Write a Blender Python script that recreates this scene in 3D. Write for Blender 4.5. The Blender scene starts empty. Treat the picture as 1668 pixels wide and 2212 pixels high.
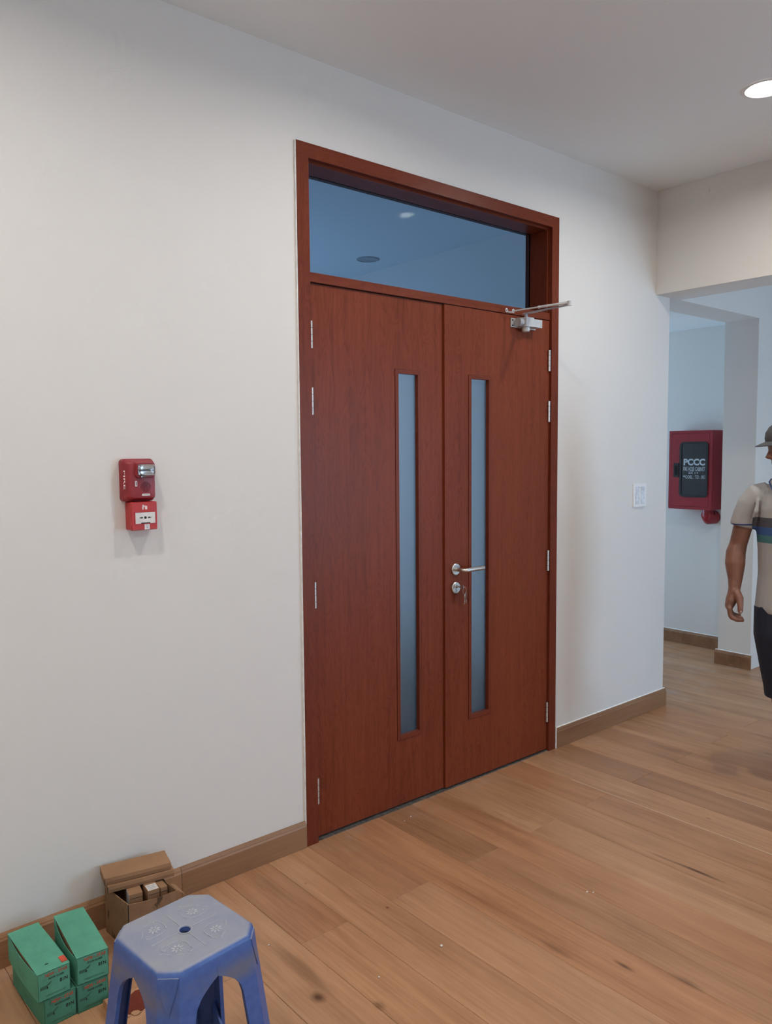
import bpy, bmesh, math, random
from mathutils import Vector, Matrix
random.seed(7)
scene = bpy.context.scene
COL = scene.collection
PI = math.pi

# ------------------------------------------------------------------ camera
F_PX, IMG_W, IMG_H = 1708.2, 1668, 2212
YAW, PITCH, ROLL = 0.70375888, 0.07482613, 0.00802555
CAM = Vector((0.0, -2.438, 1.5))
cy, sy = math.cos(YAW), math.sin(YAW)
fw = Vector((sy*math.cos(PITCH), cy*math.cos(PITCH), -math.sin(PITCH)))
rt = Vector((cy, -sy, 0)); dn = fw.cross(rt)
r2 = math.cos(ROLL)*rt + math.sin(ROLL)*dn
d2 = -math.sin(ROLL)*rt + math.cos(ROLL)*dn
cd = bpy.data.cameras.new('camera')
cd.sensor_fit = 'VERTICAL'; cd.sensor_height = 36.0
cd.lens = F_PX/IMG_H*36.0; cd.clip_start = 0.02; cd.clip_end = 100
cam = bpy.data.objects.new('camera', cd); COL.objects.link(cam)
cam.matrix_world = Matrix(((r2.x, -d2.x, -fw.x, CAM.x), (r2.y, -d2.y, -fw.y, CAM.y), (r2.z, -d2.z, -fw.z, CAM.z), (0, 0, 0, 1)))
scene.camera = cam

# ------------------------------------------------------------------ world, exposure, daylight
scene.view_settings.view_transform = 'Standard'
scene.view_settings.look = 'None'
scene.view_settings.gamma = 1.0
scene.view_settings.use_curve_mapping = False
scene.view_settings.exposure = 0.0
scene.cycles.use_denoising = True
scene.cycles.max_bounces = 7
scene.cycles.diffuse_bounces = 5
scene.cycles.glossy_bounces = 3
scene.cycles.transmission_bounces = 6
scene.cycles.use_adaptive_sampling = True
scene.cycles.adaptive_threshold = 0.07
scene.cycles.adaptive_min_samples = 12
scene.cycles.caustics_reflective = False
scene.cycles.caustics_refractive = False
scene.cycles.sample_clamp_indirect = 4.0
w = bpy.data.worlds.new('sky'); scene.world = w; w.use_nodes = True
w.node_tree.nodes['Background'].inputs[0].default_value = (0.55, 0.72, 1.0, 1)
w.node_tree.nodes['Background'].inputs[1].default_value = 1.0

CEIL = 2.927
WARM = (1.0, 0.955, 0.895)
DAY = (0.46, 0.71, 1.0)
P_LAMP = 9.9
def area(name, loc, rot, sx, sz, power, col, spread=PI):
    l = bpy.data.lights.new(name, 'AREA'); l.shape = 'RECTANGLE'; l.size = sx; l.size_y = sz
    l.energy = power; l.color = col; l.spread = spread
    o = bpy.data.objects.new(name, l); COL.objects.link(o); o.location = loc; o.rotation_euler = rot
    return o
# window daylight, plus an added room fill (all outside the frame)
area('daylight_corridor_front', (4.95, -5.10, 1.25), (PI/2, 0, 0), 1.15, 2.0, 96, DAY)
area('daylight_corridor_back', (4.95, 3.08, 1.3), (-PI/2, 0, 0), 1.1, 1.8, 44, DAY)
area('daylight_back_room', (1.7, 4.20, 1.5), (-PI/2, 0, 0), 1.5, 1.5, 64, (0.40, 0.64, 1.0))
area('room_fill_light', (0.2, -5.10, 1.5), (PI/2, 0, 0), 2.2, 1.6, 22, (0.78, 0.89, 1.0))  # added soft fill behind the camera, lifts the ceiling and walls

# ------------------------------------------------------------------ helpers
def new_obj(name, me, parent=None):
    o = bpy.data.objects.new(name, me); COL.objects.link(o)
    if parent is not None:
        o.parent = parent
    return o
def tag(o, label=None, cat=None, group=None, kind=None):
    if label: o['label'] = label
    if cat: o['category'] = cat
    if group: o['group'] = group
    if kind: o['kind'] = kind
    return o
def empty(name, loc=(0, 0, 0), rz=0.0):
    o = bpy.data.objects.new(name, None); COL.objects.link(o)
    o.location = loc; o.rotation_euler = (0, 0, rz); o.empty_display_size = 0.05
    return o
def obj(name, bm, mat, parent=None, world=True, bevel=0, seg=2, smooth=False, angle=0.6):
    """link a bmesh as one object; with world=True its coordinates are world ones although it has a parent"""
    if bevel > 0:
        es = [e for e in bm.edges if len(e.link_faces) == 2 and e.calc_face_angle(0) > angle]
        bmesh.ops.bevel(bm, geom=es, offset=bevel, segments=seg, affect='EDGES', profile=0.5, clamp_overlap=True)
    bmesh.ops.recalc_face_normals(bm, faces=bm.faces[:])
    me = bpy.data.meshes.new(name)
    bm.to_mesh(me); bm.free()
    for m in (mat if isinstance(mat, (list, tuple)) else [mat]):
        me.materials.append(m)
    if smooth:
        for p in me.polygons: p.use_smooth = True
        try: me.set_sharp_from_angle(angle=0.7)
        except Exception: pass
    o = new_obj(name, me, parent)
    if parent is not None and world:
        m = Matrix.Identity(4); p = parent
        chain = []
        while p is not None:
            chain.append(p); p = p.parent
        for q in reversed(chain):
            m = m @ q.matrix_parent_inverse @ Matrix.LocRotScale(q.location, q.rotation_euler, q.scale)
        o.matrix_parent_inverse = m.inverted()
    return o
def BM(): return bmesh.new()
def box(bm, x0, x1, y0, y1, z0, z1, M=None, mi=0):
    vs = [bm.verts.new((x, y, z)) for x in (x0, x1) for y in (y0, y1) for z in (z0, z1)]
    if M is not None:
        for v in vs: v.co = M @ v.co
    fs = []
    for q in ((0, 1, 3, 2), (4, 6, 7, 5), (0, 4, 5, 1), (2, 3, 7, 6), (0, 2, 6, 4), (1, 5, 7, 3)):
        f = bm.faces.new([vs[i] for i in q]); f.material_index = mi; fs.append(f)
    return vs
def loft(bm, rings, cap=True, closed=True, mi=0):
    R = [[bm.verts.new(p) for p in r] for r in rings]
    n = len(R[0])
    for a, b in zip(R[:-1], R[1:]):
        for i in range(n if closed else n-1):
            j = (i+1) % n
            f = bm.faces.new((a[i], a[j], b[j], b[i])); f.material_index = mi
    if cap:
        f = bm.faces.new(R[0][::-1]); f.material_index = mi
        f = bm.faces.new(R[-1]); f.material_index = mi
    return R
def ell(c, rx, ry, n=24, z=None, p=2.0, rot=None):
    out = []
    for i in range(n):
        a = 2*PI*i/n
        x = abs(math.cos(a))**(2/p)*math.copysign(1, math.cos(a))*rx
        y = abs(math.sin(a))**(2/p)*math.copysign(1, math.sin(a))*ry
        out.append(Vector((c[0]+x, c[1]+y, c[2])))
    return out
def tube(bm, pts, radii, n=12, cap=True, flat=None, mi=0):
    """tube along points; radii: number or list; flat=(axis vector, factor) squashes the section"""
    pts = [Vector(p) for p in pts]
    if not isinstance(radii, (list, tuple)): radii = [radii]*len(pts)
    rings = []; u = None
    for i, p in enumerate(pts):
        if i == 0: t = pts[1]-pts[0]
        elif i == len(pts)-1: t = pts[-1]-pts[-2]
        else: t = (pts[i+1]-p).normalized()+(p-pts[i-1]).normalized()
        t.normalize()
        if u is None:
            u = t.orthogonal().normalized()
            if abs(t.z) > 0.5: u = (Vector((1, 0, 0)) - t*t.x).normalized()
        u = (u - t*u.dot(t)).normalized(); v = t.cross(u)
        r = radii[i]
        ra, rb = r if isinstance(r, (list, tuple)) else (r, r)
        rings.append([p + u*math.cos(2*PI*k/n)*ra + v*math.sin(2*PI*k/n)*rb for k in range(n)])
    loft(bm, rings, cap, mi=mi)
def cyl(bm, a, b, r, n=24, r1=None, mi=0):
    tube(bm, [a, b], [r, r if r1 is None else r1], n, mi=mi)
def sphere(bm, c, r, n=16, m=10, M=None, mi=0):
    c = Vector(c); rx, ry, rz = r if isinstance(r, (list, tuple)) else (r, r, r)
    rings = []
    for j in range(1, m):
        t = PI*j/m
        rings.append([Vector((math.cos(2*PI*i/n)*rx*math.sin(t), math.sin(2*PI*i/n)*ry*math.sin(t), -math.cos(t)*rz)) for i in range(n)])
    R = [[bm.verts.new((M @ (p+c)) if M is not None else p+c) for p in r_] for r_ in rings]
    q0 = Vector((0, 0, -rz))+c; q1 = Vector((0, 0, rz))+c
    b0 = bm.verts.new(M @ q0 if M is not None else q0); b1 = bm.verts.new(M @ q1 if M is not None else q1)
    for a, b in zip(R[:-1], R[1:]):
        for i in range(n):
            f = bm.faces.new((a[i], a[(i+1) % n], b[(i+1) % n], b[i])); f.material_index = mi
    for i in range(n):
        bm.faces.new((b0, R[0][(i+1) % n], R[0][i])).material_index = mi
        bm.faces.new((b1, R[-1][i], R[-1][(i+1) % n])).material_index = mi
def prism(bm, poly, O, U, V, N, depth, mi=0):
    """extrude 2D polygon (in U,V) from O by depth along N"""
    O, U, V, N = Vector(O), Vector(U), Vector(V), Vector(N)
    a = [O+U*x+V*y for x, y in poly]
    loft(bm, [a, [p+N*depth for p in a]], True, mi=mi)
def rrect(w_, h_, r, n=6, cx=0, cy_=0):
    out = []
    for qx, qy, a0 in ((1, 1, 0), (-1, 1, PI/2), (-1, -1, PI), (1, -1, 1.5*PI)):
        for k in range(n+1):
            a = a0+PI/2*k/n
            out.append((cx+qx*(w_/2-r)+math.cos(a)*r, cy_+qy*(h_/2-r)+math.sin(a)*r))
    return out
def frame_prism(bm, w_, h_, r, t, O, U, V, N, depth, n=6):
    """rounded rectangular ring"""
    O, U, V, N = Vector(O), Vector(U), Vector(V), Vector(N)
    o_ = rrect(w_, h_, r, n); i_ = rrect(w_-2*t, h_-2*t, max(r-t, 0.0005), n)
    def P(q, d): return [O+U*x+V*y+N*d for x, y in q]
    rings = [P(i_, 0), P(o_, 0), P(o_, depth), P(i_, depth), P(i_, 0)]
    R = [[bm.verts.new(p) for p in r_] for r_ in rings[:4]]
    R.append(R[0]); m = len(o_)
    for a, b in zip(R[:-1], R[1:]):
        for k in range(m):
            bm.faces.new((a[k], a[(k+1) % m], b[(k+1) % m], b[k]))
def text(name, s, mat, parent, O, U, V, width, height, depth=0.0006, bold=0.0, shear=0.0):
    """flat lettering fitted to width x height, centred on O in the plane U,V"""
    cu = bpy.data.curves.new('t', 'FONT'); cu.body = s; cu.size = 1; cu.offset = bold; cu.shear = shear
    cu.resolution_u = 3
    to = bpy.data.objects.new('t', cu); COL.objects.link(to)
    dg = bpy.context.evaluated_depsgraph_get()
    me = bpy.data.meshes.new_from_object(to.evaluated_get(dg))
    bpy.data.objects.remove(to); bpy.data.curves.remove(cu)
    xs = [v.co.x for v in me.vertices]; ys = [v.co.y for v in me.vertices]
    x0, x1, y0, y1 = min(xs), max(xs), min(ys), max(ys)
    O, U, V = Vector(O), Vector(U).normalized(), Vector(V).normalized(); N = U.cross(V)
    for v in me.vertices:
        a = (v.co.x-(x0+x1)/2)/(x1-x0)*width; b = (v.co.y-(y0+y1)/2)/(y1-y0)*height
        v.co = O+U*a+V*b+N*depth
    bm = BM(); bm.from_mesh(me); bpy.data.meshes.remove(me)
    return obj(name, bm, mat, parent)
def remesh(name, bm, mat, parent, voxel, smooth=4, factor=0.5):
    me = bpy.data.meshes.new('tmp'); bmesh.ops.recalc_face_normals(bm, faces=bm.faces[:]); bm.to_mesh(me); bm.free()
    t = bpy.data.objects.new('tmp', me); COL.objects.link(t)
    m = t.modifiers.new('r', 'REMESH'); m.mode = 'VOXEL'; m.voxel_size = voxel
    s = t.modifiers.new('s', 'SMOOTH'); s.iterations = smooth; s.factor = factor
    dg = bpy.context.evaluated_depsgraph_get()
    out = bpy.data.meshes.new_from_object(t.evaluated_get(dg))
    bpy.data.objects.remove(t); bpy.data.meshes.remove(me)
    out.name = name; out.materials.clear(); out.materials.append(mat)
    for p in out.polygons: p.use_smooth = True
    return new_obj(name, out, parent)

# ------------------------------------------------------------------ materials
def srgb(r, g, b):
    f = lambda c: (c/255/12.92) if c/255 <= 0.04045 else ((c/255+0.055)/1.055)**2.4
    return (f(r), f(g), f(b), 1)
class NT:
    def __init__(s, name):
        s.m = bpy.data.materials.new(name); s.m.use_nodes = True; s.t = s.m.node_tree
        s.b = s.t.nodes['Principled BSDF']; s.out = s.t.nodes['Material Output']
    def n(s, kind, **kw):
        x = s.t.nodes.new(kind)
        for k, v in kw.items(): setattr(x, k, v)
        return x
    def l(s, a, b): s.t.links.new(a, b)
    def val(s, sock, v): sock.default_value = v
    def math(s, op, a, b=None, clamp=False):
        x = s.n('ShaderNodeMath', operation=op); x.use_clamp = clamp
        for i, q in enumerate((a, b)):
            if q is None: continue
            if isinstance(q, (int, float)): x.inputs[i].default_value = q
            else: s.l(q, x.inputs[i])
        return x.outputs[0]
    def mix(s, f, a, b, mode='MIX'):
        x = s.n('ShaderNodeMix', data_type='RGBA', blend_type=mode)
        for i, q in ((0, f), (6, a), (7, b)):
            if isinstance(q, (int, float)): x.inputs[i].default_value = q
            elif isinstance(q, tuple): x.inputs[i].default_value = q
            else: s.l(q, x.inputs[i])
        return x.outputs[2]
    def ramp(s, f, stops):
        x = s.n('ShaderNodeValToRGB'); e = x.color_ramp.elements
        while len(e) < len(stops): e.new(0.5)
        for k, (p, c) in enumerate(stops):
            e[k].position = p; e[k].color = c if isinstance(c, tuple) else (c, c, c, 1)
        s.l(f, x.inputs[0]); return x.outputs[0]
    def noise(s, vec, scale, detail=3, rough=0.5, dist=0.0):
        x = s.n('ShaderNodeTexNoise'); x.inputs['Scale'].default_value = scale
        x.inputs['Detail'].default_value = detail; x.inputs['Roughness'].default_value = rough
        x.inputs['Distortion'].default_value = dist
        s.l(vec, x.inputs['Vector']); return x.outputs['Fac']
    def mapping(s, vec, scale=(1, 1, 1), loc=(0, 0, 0), rot=(0, 0, 0)):
        x = s.n('ShaderNodeMapping'); x.inputs['Scale'].default_value = scale
        x.inputs['Location'].default_value = loc; x.inputs['Rotation'].default_value = rot
        s.l(vec, x.inputs['Vector']); return x.outputs[0]
    def pos(s): return s.n('ShaderNodeNewGeometry').outputs['Position']
    def objco(s): return s.n('ShaderNodeTexCoord').outputs['Object']
    def bump(s, h, strength=0.2, dist=0.002):
        x = s.n('ShaderNodeBump'); x.inputs['Strength'].default_value = strength; x.inputs['Distance'].default_value = dist
        s.l(h, x.inputs['Height']); s.l(x.outputs[0], s.b.inputs['Normal'])
    def set(s, **kw):
        names = dict(col='Base Color', rough='Roughness', metal='Metallic', spec='Specular IOR Level', trans='Transmission Weight', ior='IOR', emis='Emission Strength', ecol='Emission Color', coat='Coat Weight', crough='Coat Roughness', alpha='Alpha')
        for k, v in kw.items():
            i = s.b.inputs[names[k]]
            if isinstance(v, (int, float, tuple)): i.default_value = v
            else: s.l(v, i)
        return s
def plain(name, c, rough=0.5, metal=0.0, vary=0.06, scale=40, **kw):
    """one colour with faint mottling"""
    t = NT(name); f = t.noise(t.objco(), scale, 3)
    d = tuple(max(0, q*(1-vary*2)) for q in c[:3])+(1,)
    u = tuple(min(1, q*(1+vary)) for q in c[:3])+(1,)
    t.set(col=t.ramp(f, [(0.3, d), (0.7, u)]), rough=rough, metal=metal, **kw)
    return t.m
def paint(name, c, bumpy=0.05):
    t = NT(name); p = t.pos()
    big = t.noise(p, 0.9, 2); fine = t.noise(p, 160, 0)
    a = tuple(q*0.985 for q in c[:3])+(1,)
    t.set(col=t.mix(big, a, c), rough=0.72, spec=0.25)
    t.bump(fine, bumpy, 0.001)
    return t.m
M_WALL = paint('wall_paint', (0.71, 0.692, 0.66, 1))
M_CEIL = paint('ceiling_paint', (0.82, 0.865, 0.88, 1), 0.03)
M_CAULK = plain('white_sealant', (0.85, 0.85, 0.83, 1), 0.5)

def door_wood(name, axis='Z', base=(0.178, 0.036, 0.0135)):
    t = NT(name); p = t.pos()
    sc = {'Z': (1, 1, 0.035), 'X': (0.035, 1, 1)}[axis]
    v = t.mapping(p, sc)
    warp = t.noise(t.mapping(p, {'Z': (3, 3, 0.8), 'X': (0.8, 3, 3)}[axis]), 1.0, 3)
    n1 = t.noise(v, 55, 4, 0.6, 0.6)
    n2 = t.noise(t.mapping(p, {'Z': (1, 1, 0.02), 'X': (0.02, 1, 1)}[axis]), 260, 3, 0.6)
    # flame figure: tall narrow tongues
    fl = t.noise(t.mapping(p, {'Z': (1, 1, 0.16), 'X': (0.16, 1, 1)}[axis]), 17, 2, 0.5, 1.6)
    rg = t.math('ABSOLUTE', t.math('SINE', t.math('MULTIPLY', fl, 26.0)))
    f = t.math('ADD', t.math('MULTIPLY', n1, 0.50), t.math('MULTIPLY', rg, 0.15))
    f = t.math('ADD', f, t.math('MULTIPLY', warp, 0.42))
    b = base
    c = t.ramp(f, [(0.28, (b[0]*0.62, b[1]*0.55, b[2]*0.50, 1)), (0.55, (b[0], b[1], b[2], 1)), (0.8, (b[0]*1.22, b[1]*1.3, b[2]*1.35, 1))])
    c = t.mix(t.math('MULTIPLY', t.ramp(n2, [(0.62, 0.0), (0.72, 1.0)]), 0.25), c, (b[0]*0.5, b[1]*0.42, b[2]*0.4, 1))
    t.set(col=c, rough=t.math('ADD', t.math('MULTIPLY', n1, 0.10), 0.33), spec=0.17)
    t.bump(n2, 0.04, 0.0006)
    return t.m
M_DOOR = door_wood('cherry_laminate')
M_FRAME = door_wood('cherry_frame', 'Z', (0.155, 0.031, 0.013))
M_HEAD = door_wood('cherry_head', 'X', (0.155, 0.031, 0.013))
M_DOOR_DARK = plain('door_gap_rubber', (0.012, 0.008, 0.008, 1), 0.7)

# oak planks: every plank is an object with its own 'tint' (lightness) and 'seed'
KNOTS = [(1.193, -0.724, 0.022, 0.030, 0.85), (1.947, -1.201, 0.010, 0.042, 0.8), (2.600, -1.07, 0.010, 0.10, 0.85), (2.595, -0.93, 0.014, 0.14, 0.4),
         (1.325, -0.135, 0.016, 0.02, 0.0), (1.235, -0.60, 0.03, 0.2, 0.35), (1.30, -0.86, 0.02, 0.025, 0.5), (1.20, -0.93, 0.018, 0.03, 0.6), (1.24, -0.97, 0.012, 0.02, 0.6), (1.50, -0.22, 0.007, 0.009, 0.6),
         (2.02, -1.36, 0.02, 0.06, 0.5), (1.86, -1.02, 0.02, 0.07, 0.35), (3.02, -0.90, 0.006, 0.02, 0.7), (3.9, -0.75, 0.008, 0.03, 0.6), (1.62, -0.52, 0.006, 0.008, 0.6)]
def oak(name, base=(0.425, 0.228, 0.120), knots=True, plank=True):
    t = NT(name); p = t.pos()
    if plank:
        a1 = t.n('ShaderNodeAttribute', attribute_type='OBJECT', attribute_name='tint'); tint = a1.outputs['Fac']
        a2 = t.n('ShaderNodeAttribute', attribute_type='OBJECT', attribute_name='seed')
        cmb = t.n('ShaderNodeCombineXYZ'); t.l(t.math('MULTIPLY', a2.outputs['Fac'], 7.3), cmb.inputs[2]); t.l(t.math('MULTIPLY', a2.outputs['Fac'], 3.1), cmb.inputs[1])
        ad = t.n('ShaderNodeVectorMath', operation='ADD'); t.l(p, ad.inputs[0]); t.l(cmb.outputs[0], ad.inputs[1]); v = ad.outputs[0]
        a3 = t.n('ShaderNodeAttribute', attribute_type='OBJECT', attribute_name='warm')
    else:
        v = p
    sc = (1, 0.10, 1) if plank else (0.06, 1, 0.6)
    broad = t.noise(t.mapping(v, tuple(q*1.0 for q in sc)), 14, 3, 0.55, 0.8)
    streak = t.noise(t.mapping(v, (1, 0.03, 1) if plank else (0.03, 1, 1)), 95, 4, 0.6, 0.4)
    fine = t.noise(t.mapping(v, (1, 0.02, 1) if plank else (0.02, 1, 1)), 420, 2, 0.6)
    cloud = t.noise(t.mapping(v, (1, 0.45, 1) if plank else (0.45, 1, 1)), 4.2, 3)
    b = base
    f = t.math('ADD', t.math('MULTIPLY', broad, 0.45), t.math('MULTIPLY', streak, 0.35))
    f = t.math('ADD', f, t.math('MULTIPLY', cloud, 0.25))
    c = t.ramp(f, [(0.36, (b[0]*0.66, b[1]*0.60, b[2]*0.55, 1)), (0.5, (b[0]*0.93, b[1]*0.92, b[2]*0.9, 1)), (0.66, (b[0]*1.16, b[1]*1.2, b[2]*1.22, 1))])
    c = t.mix(t.math('MULTIPLY', t.ramp(fine, [(0.55, 0.0), (0.75, 1.0)]), 0.22), c, (b[0]*0.5, b[1]*0.42, b[2]*0.36, 1))
    if plank:
        c = t.mix(1.0, c, t.ramp(tint, [(0.0, (0.64, 0.54, 0.50, 1)), (0.5, (1, 1, 1, 1)), (1.0, (1.25, 1.28, 1.3, 1))]), 'MULTIPLY')
        c = t.mix(a3.outputs['Fac'], c, t.mix(1.0, c, (1.12, 0.93, 0.78, 1), 'MULTIPLY'))
    if knots:
        for kx, ky, rx, ry, amt in KNOTS:
            if amt <= 0: continue
            mp = t.mapping(p, (1/rx, 1/ry, 0), (-kx/rx, -ky/ry, 0))
            ln = t.n('ShaderNodeVectorMath', operation='LENGTH'); t.l(mp, ln.inputs[0])
            wob = t.math('ADD', ln.outputs['Value'], t.math('MULTIPLY', t.math('SUBTRACT', broad, 0.5), 1.6))
            fac = t.math('MULTIPLY', t.ramp(wob, [(0.15, 1.0), (1.0, 0.0)]), amt)
            c = t.mix(fac, c, (b[0]*0.16, b[1]*0.10, b[2]*0.07, 1))
        # pale plaster dust trodden in along the foot of the door and wall
        sp = t.n('ShaderNodeSeparateXYZ'); t.l(p, sp.inputs[0])
        near = t.ramp(t.math('ADD', t.math('MULTIPLY', sp.outputs['Y'], 1.0), 0.5), [(0.32, 0.0), (0.50, 1.0)])
        dn_ = t.ramp(t.noise(p, 6.0, 5, 0.65), [(0.50, 0.0), (0.72, 1.0)])
        dust = t.math('MULTIPLY', t.math('MULTIPLY', near, dn_), 0.42)
        c = t.mix(dust, c, (0.42, 0.37, 0.33, 1))
    t.set(col=c, rough=t.math('ADD', t.math('MULTIPLY', streak, 0.16), 0.34), spec=0.42)
    t.bump(t.math('ADD', streak, fine), 0.06, 0.0008)
    return t.m
M_OAK = oak('oak_plank')
M_SKIRT = oak('oak_skirting', (0.26, 0.135, 0.068), False, False)
M_SKIRT2 = oak('oak_skirting_light', (0.33, 0.17, 0.085), False, False)
M_SUB = plain('plywood_underlay', (0.05, 0.035, 0.025, 1), 0.9)
M_STONE = plain('threshold_stone', (0.10, 0.09, 0.08, 1), 0.6, vary=0.3, scale=90)
M_SEAM = plain('seam_edge_highlight', (0.62, 0.48, 0.34, 1), 0.5)  # pale tone standing for light on a raised plank edge

t = NT('clear_glass'); t.set(col=(0.76, 0.86, 0.95, 1), rough=0.0, trans=1.0, ior=1.04); M_GLASS = t.m
t = NT('frosted_glass'); t.set(col=(0.95, 0.98, 0.98, 1), rough=0.5, trans=1.0, ior=1.3); M_FROST = t.m
def metal(name, c, rough=0.3, brushed=True):
    t = NT(name); f = t.noise(t.mapping(t.objco(), (1, 1, 0.1)), 300, 2)
    t.set(col=c, metal=1.0, rough=t.math('ADD', t.math('MULTIPLY', f, 0.15), rough))
    return t.m
M_STEEL = metal('brushed_steel', (0.62, 0.60, 0.57, 1), 0.25)
M_HINGE = metal('satin_hinge_steel', (0.62, 0.60, 0.57, 1), 0.4)
M_ALU = plain('silver_lacquer', (0.42, 0.43, 0.45, 1), 0.4, 0.35)
M_ALU_L = plain('silver_lacquer_light', (0.58, 0.59, 0.60, 1), 0.4, 0.2)
M_BLACK = plain('black_plastic', (0.012, 0.012, 0.014, 1), 0.45)
M_DARK = plain('dark_hole', (0.004, 0.004, 0.005, 1), 0.9)
M_RED = plain('red_plastic_deep', (0.27, 0.018, 0.024, 1), 0.42)
M_REDSLOT = plain('red_slot', (0.09, 0.006, 0.008, 1), 0.7)
M_RED2 = plain('red_plastic_bright', (0.46, 0.028, 0.026, 1), 0.42)
M_REDSTEEL = plain('red_enamel', (0.30, 0.012, 0.022, 1), 0.35)
M_WHITE = plain('white_plastic', (0.80, 0.80, 0.80, 1), 0.4, vary=0.02)
M_FILM = plain('white_plastic_film', (0.72, 0.76, 0.82, 1), 0.25, vary=0.12, scale=60)
M_LABEL = plain('white_label', (0.72, 0.70, 0.68, 1), 0.55)
M_INK = plain('black_ink', (0.012, 0.014, 0.013, 1), 0.6)
M_INKRED = plain('red_ink', (0.55, 0.07, 0.03, 1), 0.6)
M_INKPALE = plain('pale_print', (0.50, 0.58, 0.64, 1), 0.5)
M_INKGREEN = plain('dark_green_ink', (0.035, 0.13, 0.085, 1), 0.6)
M_REDTEXT = plain('white_print', (0.72, 0.62, 0.60, 1), 0.5)
M_CABGLASS = plain('smoked_glass', (0.012, 0.013, 0.017, 1), 0.06, spec=0.8)
t = NT('strobe_lens'); t.set(col=(0.92, 0.94, 0.95, 1), rough=0.05, trans=0.9, ior=1.45); M_LENS = t.m
M_CHROME = metal('strobe_reflector', (0.85, 0.85, 0.86, 1), 0.08)
def card(name, c, stains=0.0):
    t = NT(name); p = t.objco(); f = t.noise(p, 14, 4); g = t.noise(p, 300, 2)
    col_ = t.ramp(f, [(0.3, tuple(q*0.88 for q in c)+(1,)), (0.7, tuple(min(1, q*1.07) for q in c)+(1,))])
    if stains:
        s_ = t.ramp(t.noise(t.mapping(p, (1, 1, 0.45)), 42, 3, 0.6), [(0.60, 0.0), (0.66, 1.0)])
        col_ = t.mix(t.math('MULTIPLY', s_, stains), col_, tuple(q*0.28 for q in c)+(1,))
    t.set(col=col_, rough=0.8, spec=0.2); t.bump(g, 0.08, 0.0005)
    return t.m
M_CARD = card('brown_cardboard', (0.33, 0.185, 0.10))
M_CARD_ST = card('stained_cardboard', (0.27, 0.155, 0.085), 0.85)
M_CARD_D = card('dark_cardboard', (0.22, 0.12, 0.065))
M_GREEN = card('green_carton', (0.105, 0.345, 0.235))
M_GREEN_W = card('green_carton_worn', (0.075, 0.25, 0.165), 0.4)
M_MAROON = card('maroon_print', (0.16, 0.030, 0.016))
M_PAPER = card('torn_paper', (0.48, 0.26, 0.14))
t = NT('blue_stool_plastic'); p = t.objco()
gen = t.n('ShaderNodeNewGeometry'); sp = t.n('ShaderNodeSeparateXYZ'); t.l(gen.outputs['Normal'], sp.inputs[0])
dirt = t.noise(p, 9, 4, 0.6); dirt2 = t.noise(p, 60, 3)
blue = t.ramp(dirt2, [(0.3, (0.055, 0.115, 0.34, 1)), (0.7, (0.075, 0.145, 0.40, 1))])
up = t.ramp(sp.outputs['Z'], [(0.55, 0.0), (0.95, 1.0)])
hz = t.n('ShaderNodeSeparateXYZ'); t.l(p, hz.inputs[0])
skirt = t.math('MULTIPLY', t.ramp(hz.outputs['Z'], [(0.325, 0.0), (0.345, 1.0), (0.365, 1.0), (0.395, 0.0)]), t.ramp(dirt, [(0.42, 0.0), (0.62, 0.75)]))
topd = t.math('MULTIPLY', up, t.ramp(dirt, [(0.25, 0.66), (0.6, 0.95)]))
fac = t.math('MAXIMUM', topd, skirt)
t.set(col=t.mix(topd, t.mix(skirt, blue, (0.17, 0.17, 0.19, 1)), (0.31, 0.32, 0.36, 1)), rough=0.42, spec=0.45); t.bump(dirt2, 0.08, 0.001)
M_STOOL = t.m
M_STOOL_REL = plain('stool_relief_dust', (0.40, 0.415, 0.46, 1), 0.5)
M_SKIN = plain('tanned_skin', (0.235, 0.105, 0.068, 1), 0.5, vary=0.08, scale=18)
M_NAIL = plain('finger_nail', (0.38, 0.24, 0.19, 1), 0.35)
M_HAIR = plain('black_hair', (0.012, 0.010, 0.010, 1), 0.6)
M_CAP = plain('grey_cap_cloth', (0.075, 0.073, 0.078, 1), 0.85, scale=200)
M_NAVY = plain('navy_shorts_cloth', (0.012, 0.016, 0.030, 1), 0.85, scale=160)
M_EYE = plain('eye_white', (0.7, 0.68, 0.65, 1), 0.3)
M_SANDAL = plain('dark_red_sandal', (0.12, 0.018, 0.016, 1), 0.5)
t = NT('striped_polo_cloth'); p = t.objco(); sp = t.n('ShaderNodeSeparateXYZ'); t.l(p, sp.inputs[0])
wv = t.noise(p, 420, 2); z = sp.outputs['Z']; ax = t.math('ABSOLUTE', sp.outputs['X'])
def band(z0, z1): return t.math('MULTIPLY', t.math('GREATER_THAN', z, z0), t.math('LESS_THAN', z, z1))
tors = t.math('LESS_THAN', ax, 0.186)
c = t.mix(wv, (0.355, 0.348, 0.338, 1), (0.415, 0.408, 0.398, 1))
for z0, z1, cc in ((1.160, 1.202, (0.085, 0.083, 0.095, 1)), (1.124, 1.160, (0.055, 0.110, 0.26, 1)), (1.090, 1.124, (0.075, 0.19, 0.20, 1))):
    c = t.mix(t.math('MULTIPLY', band(z0, z1), tors), c, cc)
slv = t.math('SUBTRACT', 1.0, tors)
c = t.mix(t.math('MULTIPLY', band(1.163, 1.170), slv), c, (0.05, 0.07, 0.18, 1))
t.set(col=c, rough=0.9, spec=0.1); t.bump(wv, 0.2, 0.001); M_POLO = t.m
M_PIPING = plain('blue_collar_piping', (0.06, 0.10, 0.22, 1), 0.9)
M_COLLAR = plain('grey_knit_collar', (0.42, 0.40, 0.38, 1), 0.9)
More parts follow.
